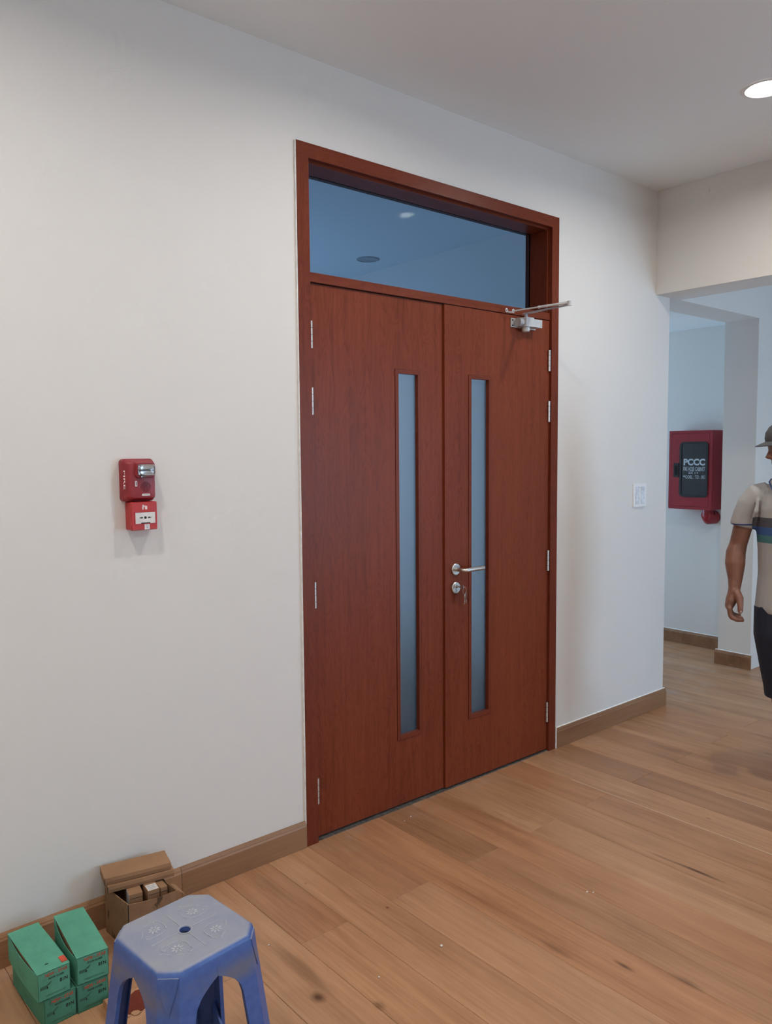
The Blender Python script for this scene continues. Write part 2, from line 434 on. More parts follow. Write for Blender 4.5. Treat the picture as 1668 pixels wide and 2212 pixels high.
t = NT('lamp_emitter'); t.set(col=(1, 1, 1, 1), emis=28.0, ecol=(1.0, 0.96, 0.92, 1)); M_LAMP = t.m; M_LAMP.cycles.emission_sampling = 'NONE'
M_RING = plain('lamp_ring_white', (0.8, 0.8, 0.79, 1), 0.4)
M_DAYPANE = plain('window_frame_white', (0.75, 0.76, 0.76, 1), 0.4)
M_PLASTER = plain('plaster_crumb', (0.75, 0.72, 0.64, 1), 0.8)

# ------------------------------------------------------------------ the setting
X0, X1, YB = -1.6, 5.69, -5.2          # left wall, right wall, rear wall
XE, YR = 4.2, 3.2                      # end of the door wall, end of the corridor behind it
FX0, FX1, FZ = 1.652, 3.169, 2.620     # door frame outer edges
def structure(name, bm, mat, label, cat, **kw):
    return tag(obj(name, bm, mat, **kw), label, cat, kind='structure')

floor = empty('floor', (2.0, -2.0, 0)); tag(floor, 'oak plank floor running up to the door wall', 'floor', kind='structure')
b = BM(); box(b, X0, X1+0.3, YB, 0.0, -0.12, -0.0125); box(b, XE-0.15, X1+0.3, 0.0, YR, -0.12, -0.0125); obj('underlay', b, M_SUB, floor)
b = BM(); box(b, -1.6, XE-0.15, 0.14, 4.4, -0.12, 0.0); obj('screed', b, M_STONE, floor)
PW, PE, PL = 0.1804, 2.918, 2.2
TINT = {}
def plank_tint(k, y0, y1):
    """lightness and warmth of the planks that stand out"""
    near = y1 > -0.49
    if k in (-9,) and near: return 0.34, 0.6
    if k == -7 and near: return 0.30, 0.4
    if k == -5 and near: return 0.20, 0.2
    if k == -1 and near: return 0.40, 0.9
    if k == -2: return 0.58, 0.3
    if k == 1: return 0.22, 0.0
    if k == 0: return 0.82, 0.1
    if k == -3: return 0.66, 0.1
    if k == -7: return 0.66, 0.2
    if k == -6: return 0.40, 0.9
    if k == -4: return 0.42, 0.7
    if k == 3 and near: return 0.30, 0.3
    if k == 5 and near: return 0.45, 0.0
    if k == 2: return 0.72, 0.2
    return 0.36+0.3*random.random(), 0.5*random.random()
meshes = {}
for k in range(-26, 17):
    xa, xb = PE+PW*k, PE+PW*(k+1)
    if xb < X0+0.05 or xa > X1+0.3: continue
    ytop = 0.0 if xb <= XE+0.001 else YR
    off = -0.495 if k % 2 else -1.595
    j = [off+PL*m for m in range(-3, 4)]
    ys = [YB]+[q for q in j if YB+0.15 < q < ytop-0.02]+[ytop]
    for ya, yb in zip(ys[:-1], ys[1:]):
        L = yb-ya; key = round(L, 3)
        if key not in meshes:
            b = BM(); g = 0.00045
            box(b, -PW/2+g, PW/2-g, -L/2+g, L/2-g, -0.0125, 0.0)
            es = [e for e in b.edges if all(v.co.z > -0.001 for v in e.verts)]
            bmesh.ops.bevel(b, geom=es, offset=0.0012, segments=1, affect='EDGES')
            bmesh.ops.recalc_face_normals(b, faces=b.faces[:])
            me = bpy.data.meshes.new('plank'); b.to_mesh(me); b.free(); me.materials.append(M_OAK); meshes[key] = me
        o = new_obj('plank', meshes[key], floor)
        o.location = ((xa+xb)/2-2.0, (ya+yb)/2+2.0, 0.0)
        tn, wm = plank_tint(k, ya, yb); o['tint'], o['warm'] = 0.5+(tn-0.5)*0.72, wm*0.55; o['seed'] = random.random()*40
b = BM(); box(b, PE-0.0016, PE+0.0016, -1.9, -0.30, -0.003, 0.0006); obj('seam_edge_highlight', b, M_SEAM, floor)  # pale strip: light caught by the raised plank edge, put into colour
b = BM(); box(b, PE+2*PW-0.0012, PE+2*PW+0.0012, -1.9, -0.80, -0.003, 0.0005); obj('seam_edge_highlight', b, M_SEAM, floor)

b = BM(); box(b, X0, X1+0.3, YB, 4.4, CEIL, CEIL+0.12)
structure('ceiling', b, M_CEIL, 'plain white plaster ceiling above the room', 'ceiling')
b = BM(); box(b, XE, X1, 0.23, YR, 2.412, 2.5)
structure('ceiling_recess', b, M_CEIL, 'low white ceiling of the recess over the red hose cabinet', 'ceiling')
b = BM()
box(b, X0, FX0, 0, 0.14, 0, CEIL); box(b, FX0, FX1, 0, 0.14, FZ, CEIL); box(b, FX1, XE, 0, 0.14, 0, CEIL)
structure('wall_front', b, M_WALL, 'cream painted wall around the wooden double door', 'wall')
b = BM(); box(b, X0-0.12, X0, YB, 4.4, 0, CEIL)
structure('wall_left', b, M_WALL, 'cream side wall at the near end of the room', 'wall')
b = BM()
for x0, x1, z0, z1 in ((X0, -0.95, 0, CEIL), (-0.95, 1.35, 0, 0.65), (-0.95, 1.35, 2.35, CEIL), (1.35, 4.35, 0, CEIL), (4.35, 5.55, 0, 0.2), (4.35, 5.55, 2.3, CEIL), (5.55, X1, 0, CEIL)):
    box(b, x0, x1, YB-0.12, YB, z0, z1)
structure('wall_rear', b, M_WALL, 'cream wall with windows opposite the double door', 'wall')
b = BM(); box(b, XE-0.14, XE, 0.14, 4.4, 0, CEIL)
structure('wall_partition', b, M_WALL, 'partition wall between the corridor and the room behind the door', 'wall')
b = BM(); box(b, X1, X1+0.12, YB, 4.4, 0, CEIL)
structure('wall_right', b, M_WALL, 'bluish white corridor wall carrying the red hose cabinet', 'wall')
b = BM(); box(b, X0, 0.8, 4.28, 4.4, 0, CEIL); box(b, 0.8, 2.6, 4.28, 4.4, 0, 0.7); box(b, 0.8, 2.6, 4.28, 4.4, 2.3, CEIL); box(b, 2.6, XE-0.14, 4.28, 4.4, 0, CEIL)
structure('wall_back', b, M_WALL, 'far wall of the dim room behind the door', 'wall')
b = BM(); box(b, XE, 4.35, YR, YR+0.12, 0, CEIL); box(b, 4.35, 5.55, YR, YR+0.12, 0, 0.35); box(b, 4.35, 5.55, YR, YR+0.12, 2.25, CEIL); box(b, 5.55, X1, YR, YR+0.12, 0, CEIL)
structure('wall_end', b, M_WALL, 'end wall of the corridor behind the recess', 'wall')
def window(n, x0, x1, y0, y1, z0, z1, label):
    e = empty('window_%d' % n, ((x0+x1)/2, y0, z0)); tag(e, label, 'window', kind='structure')
    yf0, yf1 = (y0+y1)/2-0.03, (y0+y1)/2+0.03
    b = BM(); w_ = 0.05; xm = (x0+x1)/2
    box(b, x0, x0+w_, yf0, yf1, z0, z1); box(b, x1-w_, x1, yf0, yf1, z0, z1); box(b, xm-w_/2, xm+w_/2, yf0, yf1, z0+w_, z1-w_)
    box(b, x0+w_, x1-w_, yf0, yf1, z0, z0+w_); box(b, x0+w_, x1-w_, yf0, yf1, z1-w_, z1)
    obj('window_frame', b, M_DAYPANE, e)
    for a, c_ in ((x0+w_, xm-w_/2), (xm+w_/2, x1-w_)):
        b = BM(); box(b, a, c_, (yf0+yf1)/2-0.003, (yf0+yf1)/2+0.003, z0+w_, z1-w_); obj('pane', b, M_GLASS, e)
window(1, -0.95, 1.35, YB-0.12, YB, 0.65, 2.35, 'added unseen wide white framed window opposite the double door')  # added unseen window, put in to go with the room fill
window(2, 4.35, 5.55, YB-0.12, YB, 0.2, 2.3, 'tall white framed window at the near end of the corridor')
window(3, 4.35, 5.55, YR, YR+0.12, 0.35, 2.25, 'white framed window at the far end of the corridor')
window(4, 0.8, 2.6, 4.28, 4.4, 0.7, 2.3, 'white framed window of the room behind the door')

b = BM(); box(b, 4.055, 4.305, YB, 0.0, 2.365, CEIL)
structure('trim_1', b, M_WALL, 'cream beam crossing the ceiling at the right of the door', 'beam')
b = BM(); box(b, 4.2, 5.325, 0.004, 0.233, 2.368, CEIL)
structure('trim_2', b, M_WALL, 'short white beam from the door wall corner to the column', 'beam')
b = BM(); box(b, 5.52, X1, YB, 0.0, 2.37, CEIL)
structure('trim_3', b, M_WALL, 'grey shaded beam above the bright corridor wall', 'beam')
b = BM(); box(b, 5.325, X1, 0.005, 0.235, 0, CEIL)
structure('wall_column', b, M_WALL, 'white square column beside the red hose cabinet', 'column')

# skirting boards with a moulded top edge
def skirting(name, a, b_, n, mat, label, joints=(), seal=True):
    """runs from a to b_ (2D), n = outward normal; one board per piece"""
    a, b_, n = Vector((*a, 0)), Vector((*b_, 0)), Vector((*n, 0)); d = (b_-a); L = d.length; d.normalize()
    e = empty(name, a); tag(e, label, 'skirting board', kind='structure')
    cuts = [0]+[q*L for q in joints]+[L]
    prof = [(0, 0), (0.016, 0), (0.016, 0.082), (0.013, 0.088), (0.0125, 0.091), (0.008, 0.0985), (0.004, 0.1), (0, 0.1)]
    for i, (s0, s1) in enumerate(zip(cuts[:-1], cuts[1:])):
        bb = BM(); rings = []
        for s_ in (s0+0.0006*(i > 0), s1-0.0006*(i < len(cuts)-2)):
            rings.append([a+d*s_+n*(x+0.0002)+Vector((0, 0, z+0.0005)) for x, z in prof])
        loft(bb, rings); obj('board', bb, mat[i % len(mat)], e)
    if not seal: return
    bb = BM(); q = [a+n*0.0002, b_+n*0.0002]
    loft(bb, [[p_+n*x+Vector((0, 0, z)) for x, z in ((0, 0.1005), (0.005, 0.1005), (0.0015, 0.1035), (0, 0.104))] for p_ in q])
    obj('sealant_line', bb, M_CAULK, e)
skirting('baseboard_front_left', (X0, 0), (FX0-0.004, 0), (0, -1), [M_SKIRT2, M_SKIRT], 'brown wooden skirting left of the double door', (0.842,), False)
skirting('baseboard_front_right', (FX1+0.012, 0), (XE+0.016, 0), (0, -1), [M_SKIRT], 'brown wooden skirting between the door and the wall corner')
skirting('baseboard_partition', (XE, 0.0), (XE, YR), (1, 0), [M_SKIRT], 'brown wooden skirting around the wall corner')
skirting('baseboard_right', (X1, YR), (X1, 0.235), (-1, 0), [M_SKIRT], 'brown wooden skirting under the red hose cabinet')
skirting('baseboard_column', (5.325, 0.251), (5.325, -0.002), (-1, 0), [M_SKIRT], 'brown wooden skirting at the foot of the white column')
skirting('baseboard_right_near', (X1, -0.35), (X1, YB), (-1, 0), [M_SKIRT], 'brown wooden skirting along the corridor wall right of the column')
skirting('baseboard_column_side', (X1, 0.235), (5.325, 0.235), (0, 1), [M_SKIRT], 'brown wooden skirting on the inner side of the column')

# ------------------------------------------------------------------ the double door
FY = -0.012                                 # front plane of the frame
JW = 0.052
door = empty('door_1', ((FX0+FX1)/2, 0.06, 0)); tag(door, 'red brown wooden door frame with a glazed transom light', 'door frame', kind='structure')
OX0, OX1 = FX0+JW, FX1-JW                   # opening between the jambs
for a, c_, s in ((FX0, OX0, 1), (OX1, FX1, -1)):
    b = BM(); box(b, a, c_, FY, 0.145, 0.0, FZ-JW); obj('jamb', b, M_FRAME, door, bevel=0.0015)
    st = (c_, c_+0.012) if s == 1 else (a-0.012, a)
    b = BM(); box(b, *st, 0.046, 0.145, 0.0, 2.130); obj('door_stop', b, M_FRAME, door, bevel=0.001)
b = BM(); box(b, FX0, FX1, FY, 0.145, FZ-JW, FZ); obj('head', b, M_HEAD, door, bevel=0.0015)
b = BM(); box(b, OX0, OX1, -0.001, 0.145, 2.131, 2.165); obj('transom_bar', b, M_HEAD, door, bevel=0.0015)
# rebate lining of the transom light and its pane
TZ0, TZ1 = 2.165, FZ-JW
for a, c_ in ((OX0, OX0+0.010), (OX1-0.010, OX1)):
    b = BM(); box(b, a, c_, 0.012, 0.145, TZ0, TZ1); obj('transom_lining', b, M_FRAME, door)
b = BM(); box(b, OX0+0.010, OX1-0.010, 0.012, 0.145, TZ1-0.010, TZ1); obj('transom_lining', b, M_HEAD, door)
b = BM(); box(b, OX0+0.010, OX1-0.010, 0.116, 0.122, TZ0, TZ1-0.010); tag(obj('transom_pane', b, M_GLASS, door), 'dim blue clear glass pane')
b = BM(); box(b, FX0-0.004, FX0, FY+0.003, 0.0, 0.0, FZ); obj('sealant_line', b, M_CAULK, door)
b = BM(); box(b, FX1, FX1+0.004, FY+0.003, 0.0, 0.0, FZ); obj('sealant_line', b, M_CAULK, door)
b = BM(); box(b, FX1+0.004, FX1+0.011, -0.013, 0.0, 0.0, 0.11); obj('sealant_end', b, M_CAULK, door)
b = BM(); box(b, OX0, OX1, -0.004, 0.14, -0.05, 0.004); tag(obj('threshold', b, M_STONE, door), 'dark gritty threshold strip')

LB, LT = 0.011, 2.127                       # bottom and top of the leaves
XM = 2.404
def leaf(n, x0, x1, yf, wx0, wx1, label, hx, hz):
    e = empty('door_%d' % n, ((x0+x1)/2, yf+0.02, LB)); tag(e, label, 'door', kind='structure')
    wz0, wz1 = 0.308, 1.822; bw = 0.018
    yb = yf+0.042
    ox0, ox1, oz0, oz1 = wx0-bw, wx1+bw, wz0-bw, wz1+bw
    b = BM()
    # the panel as one slab with a slot for the vision light
    xs = [x0, ox0, ox1, x1]; zs = [LB, oz0, oz1, LT]
    fv = {}
    for y in (yf, yb):
        for i, x in enumerate(xs):
            for k, z in enumerate(zs): fv[(y, i, k)] = b.verts.new((x, y, z))
    for y in (yf, yb):
        for i in range(3):
            for k in range(3):
                if (i, k) == (1, 1): continue
                b.faces.new((fv[(y, i, k)], fv[(y, i+1, k)], fv[(y, i+1, k+1)], fv[(y, i, k+1)]))
    ring = [(0, 0), (1, 0), (2, 0), (3, 0), (3, 1), (3, 2), (3, 3), (2, 3), (1, 3), (0, 3), (0, 2), (0, 1)]
    for r_ in (ring, [(1, 1), (1, 2), (2, 2), (2, 1)]):
        for q, q1 in zip(r_, r_[1:]+r_[:1]):
            b.faces.new((fv[(yf, *q)], fv[(yf, *q1)], fv[(yb, *q1)], fv[(yb, *q)]))
    obj('leaf_panel', b, M_DOOR, e)
    ym = yf-0.003; g = 0.0008
    for q in ((ox0+g, wx0, oz0+g, oz1-g), (wx1, ox1-g, oz0+g, oz1-g)):
        b = BM(); box(b, q[0], q[1], ym, yf+0.016, q[2], q[3]); obj('glazing_bead', b, M_FRAME, e, bevel=0.0012)
    for q in ((wx0, wx1, oz0+g, wz0), (wx0, wx1, wz1, oz1-g)):
        b = BM(); box(b, q[0], q[1], ym, yf+0.016, q[2], q[3]); obj('glazing_bead', b, M_HEAD, e, bevel=0.0012)
    b = BM(); box(b, wx0-0.008, wx1+0.008, yf+0.0175, yf+0.0235, wz0-0.008, wz1+0.008)
    tag(obj('vision_pane', b, M_FROST, e), 'narrow frosted glass strip')
    for z in hz:
        h = empty('hinge', (hx, -0.006, z)); h.parent = e; h.matrix_parent_inverse = Matrix.Translation(-Vector(e.location))
        b = BM(); cyl(b, (hx, -0.006, z-0.05), (hx, -0.006, z+0.05), 0.0062, 14); obj('knuckle', b, M_HINGE, h, smooth=True)
        for k in (-0.025, 0.0, 0.025):
            b = BM(); cyl(b, (hx, -0.006, z+k-0.0006), (hx, -0.006, z+k+0.0006), 0.0065, 14); obj('knuckle_joint', b, M_DARK, h)
        b = BM(); box(b, hx-0.0012, hx+0.0012, -0.004, 0.02, z-0.05, z+0.05); obj('hinge_plate', b, M_HINGE, h)
    return e
LZ = (1.937, 1.693, 0.965, 0.202)
d_left = leaf(2, OX0+0.003, XM-0.0015, 0.010, 2.148, 2.256, 'left door leaf of red brown wood without a handle', OX0+0.004, LZ)
d_right = leaf(3, XM, OX1-0.004, 0.0, 2.567, 2.681, 'right door leaf of red brown wood with steel lever handle', OX1-0.010, LZ)
b = BM(); box(b, XM-0.012, XM-0.0008, 0.0215, 0.040, LB, LT)   # rebate lip of the right leaf seen in the joint
obj('meeting_lip', b, M_DOOR_DARK, d_right)
# lever handle
hx, hz = 2.466, 0.986
h = empty('lever_handle', (hx, 0, hz)); h.parent = d_right; h.matrix_parent_inverse = Matrix.Translation(-Vector(d_right.location))
b = BM(); tube(b, [(hx, 0.0, hz), (hx, -0.006, hz), (hx, -0.0085, hz)], [0.026, 0.026, 0.0235], 32); obj('rosette', b, M_STEEL, h, smooth=True)
b = BM(); tube(b, [(hx, -0.008, hz), (hx, -0.040, hz), (hx+0.002, -0.050, hz), (hx+0.009, -0.056, hz), (hx+0.018, -0.058, hz)], 0.0088, 16)
tube(b, [(hx+0.012, -0.058, hz), (hx+0.020, -0.058, hz), (hx+0.122, -0.057, hz), (hx+0.1235, -0.057, hz)], [0.0085, 0.0095, 0.0095, 0.0082], 18)
obj('lever', b, M_STEEL, h, smooth=True)
lz = 0.904
h = empty('lock_cylinder', (hx, 0, lz)); h.parent = d_right; h.matrix_parent_inverse = Matrix.Translation(-Vector(d_right.location))
b = BM(); tube(b, [(hx, 0.0, lz), (hx, -0.006, lz), (hx, -0.0085, lz)], [0.026, 0.026, 0.0235], 32); obj('rosette', b, M_STEEL, h, smooth=True)
b = BM(); tube(b, [(hx, -0.008, lz+0.007), (hx, -0.0105, lz+0.007)], 0.0085, 20); box(b, hx-0.005, hx+0.005, -0.0105, -0.008, lz-0.016, lz+0.004); obj('cylinder_plug', b, M_STEEL, h)
b = BM(); box(b, hx-0.0012, hx+0.0012, -0.0112, -0.0103, lz+0.000, lz+0.013); box(b, hx-0.0014, hx+0.0014, -0.0112, -0.0085, lz-0.014, lz-0.004); obj('keyway', b, M_DARK, h)
# keys on a ring hanging from the lock
kr = empty('key_ring', (hx, -0.04, lz-0.05)); tag(kr, 'small steel keys on a ring hanging from the door lock', 'keys')
b = BM(); box(b, hx-0.001, hx+0.001, -0.034, -0.0108, lz+0.003, lz+0.011)
prism(b, rrect(0.020, 0.022, 0.008), (hx-0.001, -0.042, lz+0.007), (0, 1, 0), (0, 0, 1), (1, 0, 0), 0.002); obj('key', b, M_STEEL, kr)
b = BM(); pts = [(hx+0.011+0.011*math.cos(a), -0.047, lz-0.008+0.016*math.sin(a)) for a in [2*PI*i/18 for i in range(19)]]
tube(b, pts, 0.0009, 8, cap=False); obj('wire_ring', b, M_STEEL, kr)
def hanging_key(dx, dz, lean):
    b = BM(); M = Matrix.Translation((hx+dx, -0.047, lz+dz)) @ Matrix.Rotation(lean, 4, 'Y') @ Matrix.Rotation(0.5, 4, 'Z')
    pr = rrect(0.020, 0.022, 0.008)
    a = [M @ Vector((x, -0.001, y)) for x, y in pr]; c_ = [M @ Vector((x, 0.001, y)) for x, y in pr]
    loft(b, [a, c_])
    poly = [(-0.0035, -0.010), (0.0035, -0.010), (0.0035, -0.032), (0.0015, -0.036), (-0.0015, -0.036), (-0.0035, -0.032), (-0.002, -0.028), (-0.0035, -0.024), (-0.002, -0.020), (-0.0035, -0.016)]
    loft(b, [[M @ Vector((x, -0.0009, y)) for x, y in poly], [M @ Vector((x, 0.0009, y)) for x, y in poly]])
    obj('key', b, M_STEEL, kr)
hanging_key(0.014, -0.034, 0.12); hanging_key(0.018, -0.030, -0.10)

# door closer with its arm still unhooked
dc = empty('door_closer', (2.915, -0.02, 2.07)); tag(dc, 'silver door closer with unhooked arm at the top of the right leaf', 'door closer')
b = BM(); box(b, 2.828, 3.002, -0.006, -0.0004, 2.072, 2.113); obj('mounting_plate', b, M_ALU_L, dc, bevel=0.001)
for zz in (2.080, 2.104):
    b = BM(); cyl(b, (2.837, -0.0085, zz), (2.837, -0.006, zz), 0.0035, 12); obj('screw', b, M_DARK, dc)
b = BM()
cyl(b, (2.846, -0.028, 2.093), (2.878, -0.028, 2.093), 0.020, 24)
obj('spring_tube', b, M_ALU, dc, smooth=True)
b = BM(); box(b, 2.876, 2.930, -0.056, -0.006, 2.074, 2.116); obj('gear_housing', b, M_ALU_L, dc, bevel=0.004)
b = BM(); box(b, 2.930, 2.996, -0.050, -0.006, 2.076, 2.112); obj('cylinder_body', b, M_ALU_L, dc, bevel=0.004)
b = BM(); tube(b, [(2.903, -0.030, 2.074), (2.903, -0.030, 2.060), (2.903, -0.030, 2.053)], [0.019, 0.019, 0.014], 24); obj('pinion_cap', b, M_ALU_L, dc, smooth=True)
b = BM(); cyl(b, (2.903, -0.030, 2.116), (2.903, -0.030, 2.139), 0.008, 16); obj('spindle', b, M_ALU, dc, smooth=True)
b = BM(); M = Matrix.Translation((2.903, -0.030, 2.136)) @ Matrix.Rotation(0.035, 4, 'Z')
pr = [(-0.011, 0.012), (0.011, 0.012), (0.010, -0.10), (0.008, -0.235), (0.0, -0.245), (-0.008, -0.235), (-0.010, -0.10)]
loft(b, [[M @ Vector((x, y, z0-0.03*y)) for x, y in pr] for z0 in (-0.0025, 0.0025)]); obj('main_arm', b, M_ALU, dc)
ex, ey, ez = 2.911, -0.268, 2.149
b = BM(); tube(b, [(ex, ey, ez-0.010), (ex, ey, ez+0.010)], 0.010, 18); obj('elbow_pin', b, M_ALU_L, dc, smooth=True)
fa, fb = Vector((ex, ey, ez+0.004)), Vector((2.808, -0.035, 2.137))
b = BM(); dvec = fb-fa
tube(b, [fa, fa+dvec*0.12], [(0.009, 0.006), (0.007, 0.006)], 12); tube(b, [fa+dvec*0.10, fa+dvec*0.52], 0.0058, 14); tube(b, [fa+dvec*0.52, fa+dvec*0.55], 0.0068, 14)
tube(b, [fa+dvec*0.55, fb], 0.0036, 12); obj('adjustable_rod', b, M_ALU_L, dc, smooth=True)
b = BM()
for c_ in (fb, fb+Vector((-0.030, 0.014, 0.002))):
    pts = [c_+Vector((0.0075*math.cos(a)*0.8, 0, 0.0075*math.sin(a))) for a in [2*PI*i/16 for i in range(17)]]
    tube(b, pts, 0.0026, 8, cap=False)
tube(b, [fb+Vector((-0.006, 0.002, -0.006)), fb+Vector((-0.024, 0.012, -0.005))], 0.003, 8)
obj('arm_foot', b, M_ALU_L, dc, smooth=True)

# ------------------------------------------------------------------ light switch on the right of the door
sw = empty('light_switch', (3.912, 0, 1.253)); tag(sw, 'white two gang light switch on the wall near the corner', 'light switch')
b = BM(); box(b, 3.850, 3.974, -0.009, 0.0, 1.190, 1.316); obj('plate', b, M_WHITE, sw, bevel=0.003)
for a, c_ in ((3.866, 3.908), (3.918, 3.960)):
    b = BM(); box(b, a, c_, -0.0125, -0.0088, 1.206, 1.302)
    for v in b.verts:
        if v.co.y < -0.012 and v.co.x > a+0.01: v.co.y += 0.0025
    r_ = obj('rocker', b, M_FILM, sw, bevel=0.0008)

# ------------------------------------------------------------------ fire alarm sounder with strobe
al = empty('fire_alarm_strobe', (1.02, 0, 1.418)); tag(al, 'dark red fire alarm horn with clear strobe on the left wall', 'fire alarm')
ax0, ax1, az0, az1 = 0.970, 1.074, 1.353, 1.487
acx, acz, aw, ah = (ax0+ax1)/2, (az0+az1)/2, ax1-ax0, az1-az0
def rr3(w_, h_, r, y, cx=acx, cz=acz): return [Vector((cx+x, y, cz+z)) for x, z in rrect(w_, h_, r)]
b = BM(); loft(b, [rr3(aw, ah, 0.012, 0.0), rr3(aw, ah, 0.012, -0.022), rr3(aw-0.004, ah-0.004, 0.011, -0.0245)]); obj('base', b, M_RED, al, smooth=True)
b = BM(); loft(b, [rr3(aw-0.005, ah-0.005, 0.011, -0.0245), rr3(aw-0.008, ah-0.010, 0.011, -0.036, acx+0.001), rr3(aw-0.024, ah-0.022, 0.010, -0.046, acx+0.005), rr3(aw-0.030, ah-0.030, 0.009, -0.047, acx+0.006)]); obj('cover', b, M_RED, al, smooth=True)
# strobe housing, reflector and clear lens
scx, scz = 1.035, 1.452
b = BM(); loft(b, [rr3(0.066, 0.052, 0.008, -0.044, scx-0.002, scz), rr3(0.060, 0.046, 0.007, -0.054, scx, scz)]); obj('strobe_housing', b, M_RED, al, smooth=True)
b = BM(); box(b, scx-0.024, scx+0.024, -0.0565, -0.0545, scz-0.016, scz+0.016)
box(b, scx-0.020, scx+0.020, -0.064, -0.0562, scz-0.015, scz-0.010); box(b, scx-0.020, scx+0.020, -0.064, -0.0562, scz+0.010, scz+0.015); obj('reflector', b, M_CHROME, al)
b = BM(); cyl(b, (scx-0.014, -0.061, scz), (scx+0.014, -0.061, scz), 0.0028, 12); obj('flash_tube', b, M_WHITE, al, smooth=True)
for dx in (-0.017, 0.017):
    b = BM(); box(b, scx+dx-0.0025, scx+dx+0.0025, -0.063, -0.0566, scz-0.004, scz+0.001); obj('tube_clip', b, M_BLACK, al)
b = BM(); loft(b, [rr3(0.052, 0.036, 0.006, -0.0545, scx, scz), rr3(0.052, 0.036, 0.006, -0.063, scx, scz), rr3(0.046, 0.031, 0.008, -0.070, scx+0.001, scz), rr3(0.034, 0.022, 0.006, -0.072, scx+0.002, scz)]); obj('strobe_lens', b, M_LENS, al, smooth=True)
b = BM(); sphere(b, (scx-0.010, -0.060, scz-0.020), (0.009, 0.006, 0.004), 14, 8); obj('lens_tab', b, M_LENS, al, smooth=True)
gcx, gcz, gr = 1.036, 1.399, 0.0165
for i in range(-4, 5):
    x = gcx+i*0.0038; hh = math.sqrt(max(0, gr*gr-(i*0.0038)**2))
    if hh < 0.003: continue
    b = BM(); box(b, x-0.0006, x+0.0006, -0.0476, -0.0466, gcz-hh, gcz+hh); obj('sounder_slot', b, M_REDSLOT, al)
b = BM(); prism(b, rrect(0.026, 0.0065, 0.0015), (1.036, -0.0468, 1.374), (1, 0, 0), (0, 0, 1), (0, -1, 0), 0.0012); obj('name_plate', b, M_LABEL, al)
text('plate_print', 'Honeywell', M_INK, al, (1.036, -0.0482, 1.374), (1, 0, 0), (0, 0, 1), 0.016, 0.0025)
b = BM(); box(b, 1.0015, 1.008, -0.0482, -0.0462, 1.401, 1.418); obj('sticker', b, M_LABEL, al)
b = BM(); box(b, 1.0038, 1.0056, -0.0486, -0.0482, 1.404, 1.415); obj('sticker_print', b, M_INK, al)
text('side_lettering', 'FIRE', M_REDTEXT, al, (0.9740, -0.0335, 1.422), (0, 0, -1), (1, -0.25, 0), 0.058, 0.0075, 0.0016, 0.01)
# manual call point below it
mc = empty('manual_call_point', (1.028, 0, 1.26)); tag(mc, 'bright red manual call point with white press panel under the alarm horn', 'call point')
mx0, mx1, mz0, mz1 = 0.987, 1.071, 1.263, 1.3515
mcx, mcz, mw, mh = (mx0+mx1)/2, (mz0+mz1)/2, mx1-mx0, mz1-mz0
b = BM(); loft(b, [rr3(mw, mh, 0.004, 0.0, mcx, mcz), rr3(mw, mh, 0.004, -0.030, mcx, mcz)]); obj('back_box', b, M_RED2, mc, smooth=True)
b = BM(); loft(b, [rr3(mw+0.001, mh+0.001, 0.004, -0.0305, mcx, mcz), rr3(mw+0.001, mh+0.001, 0.004, -0.045, mcx, mcz), rr3(mw-0.003, mh-0.003, 0.004, -0.0485, mcx, mcz)]); obj('front_cover', b, M_RED2, mc, smooth=True)
pcx, pcz = 1.031, 1.301
b = BM(); frame_prism(b, 0.070, 0.040, 0.002, 0.0022, (pcx, -0.0483, pcz), (1, 0, 0), (0, 0, 1), (0, -1, 0), 0.0015); obj('panel_rim', b, M_RED2, mc)
b = BM(); box(b, pcx-0.0325, pcx+0.0325, -0.0494, -0.0480, pcz-0.0175, pcz+0.0175); obj('press_panel', b, M_LABEL, mc)
def ink(bm, poly, cx, cz, y): prism(bm, poly, (cx, y, cz), (1, 0, 0), (0, 0, 1), (0, -1, 0), 0.0004)
b = BM(); ink(b, [(0.0042*math.cos(2*PI*i/20), 0.0042*math.sin(2*PI*i/20)) for i in range(20)], pcx, pcz+0.001, -0.0494); obj('press_dot', b, M_INK, mc)
for s in (-1, 1):
    ar = [(-0.0055, -0.0013), (0.0005, -0.0013), (0.0005, -0.0036), (0.0058, 0), (0.0005, 0.0036), (0.0005, 0.0013), (-0.0055, 0.0013)]
    b = BM(); ink(b, [(-s*x, z) for x, z in ar], pcx+s*0.0135, pcz+0.001, -0.0494); obj('press_arrow', b, M_INK, mc)
b = BM(); box(b, pcx-0.0145, pcx+0.0155, -0.0499, -0.0494, pcz-0.0175, pcz-0.0145); obj('panel_print', b, M_INK, mc)
b = BM()
ink(b, [(-0.008, -0.008), (-0.004, -0.008), (-0.004, -0.002), (-0.001, 0.002), (0.001, 0.0005), (0.0, -0.004), (0.002, -0.008), (0.008, -0.008), (0.0085, -0.001), (0.0075, 0.004), (0.004, 0.002), (0.002, 0.0055), (-0.001, 0.0035), (-0.004, 0.0075), (-0.0065, 0.008), (-0.0085, 0.001)], 1.030, 1.3355, -0.0486); obj('burning_hand_symbol', b, M_REDTEXT, mc)
b = BM(); box(b, 1.0275, 1.0445, -0.0496, -0.0484, 1.2645, 1.281); obj('seal_sticker', b, M_LABEL, mc)
b = BM(); box(b, 1.0305, 1.0415, -0.0500, -0.0496, 1.2765, 1.2785); box(b, 1.0335, 1.0395, -0.0500, -0.0496, 1.2685, 1.274); obj('seal_print', b, M_ALU, mc)

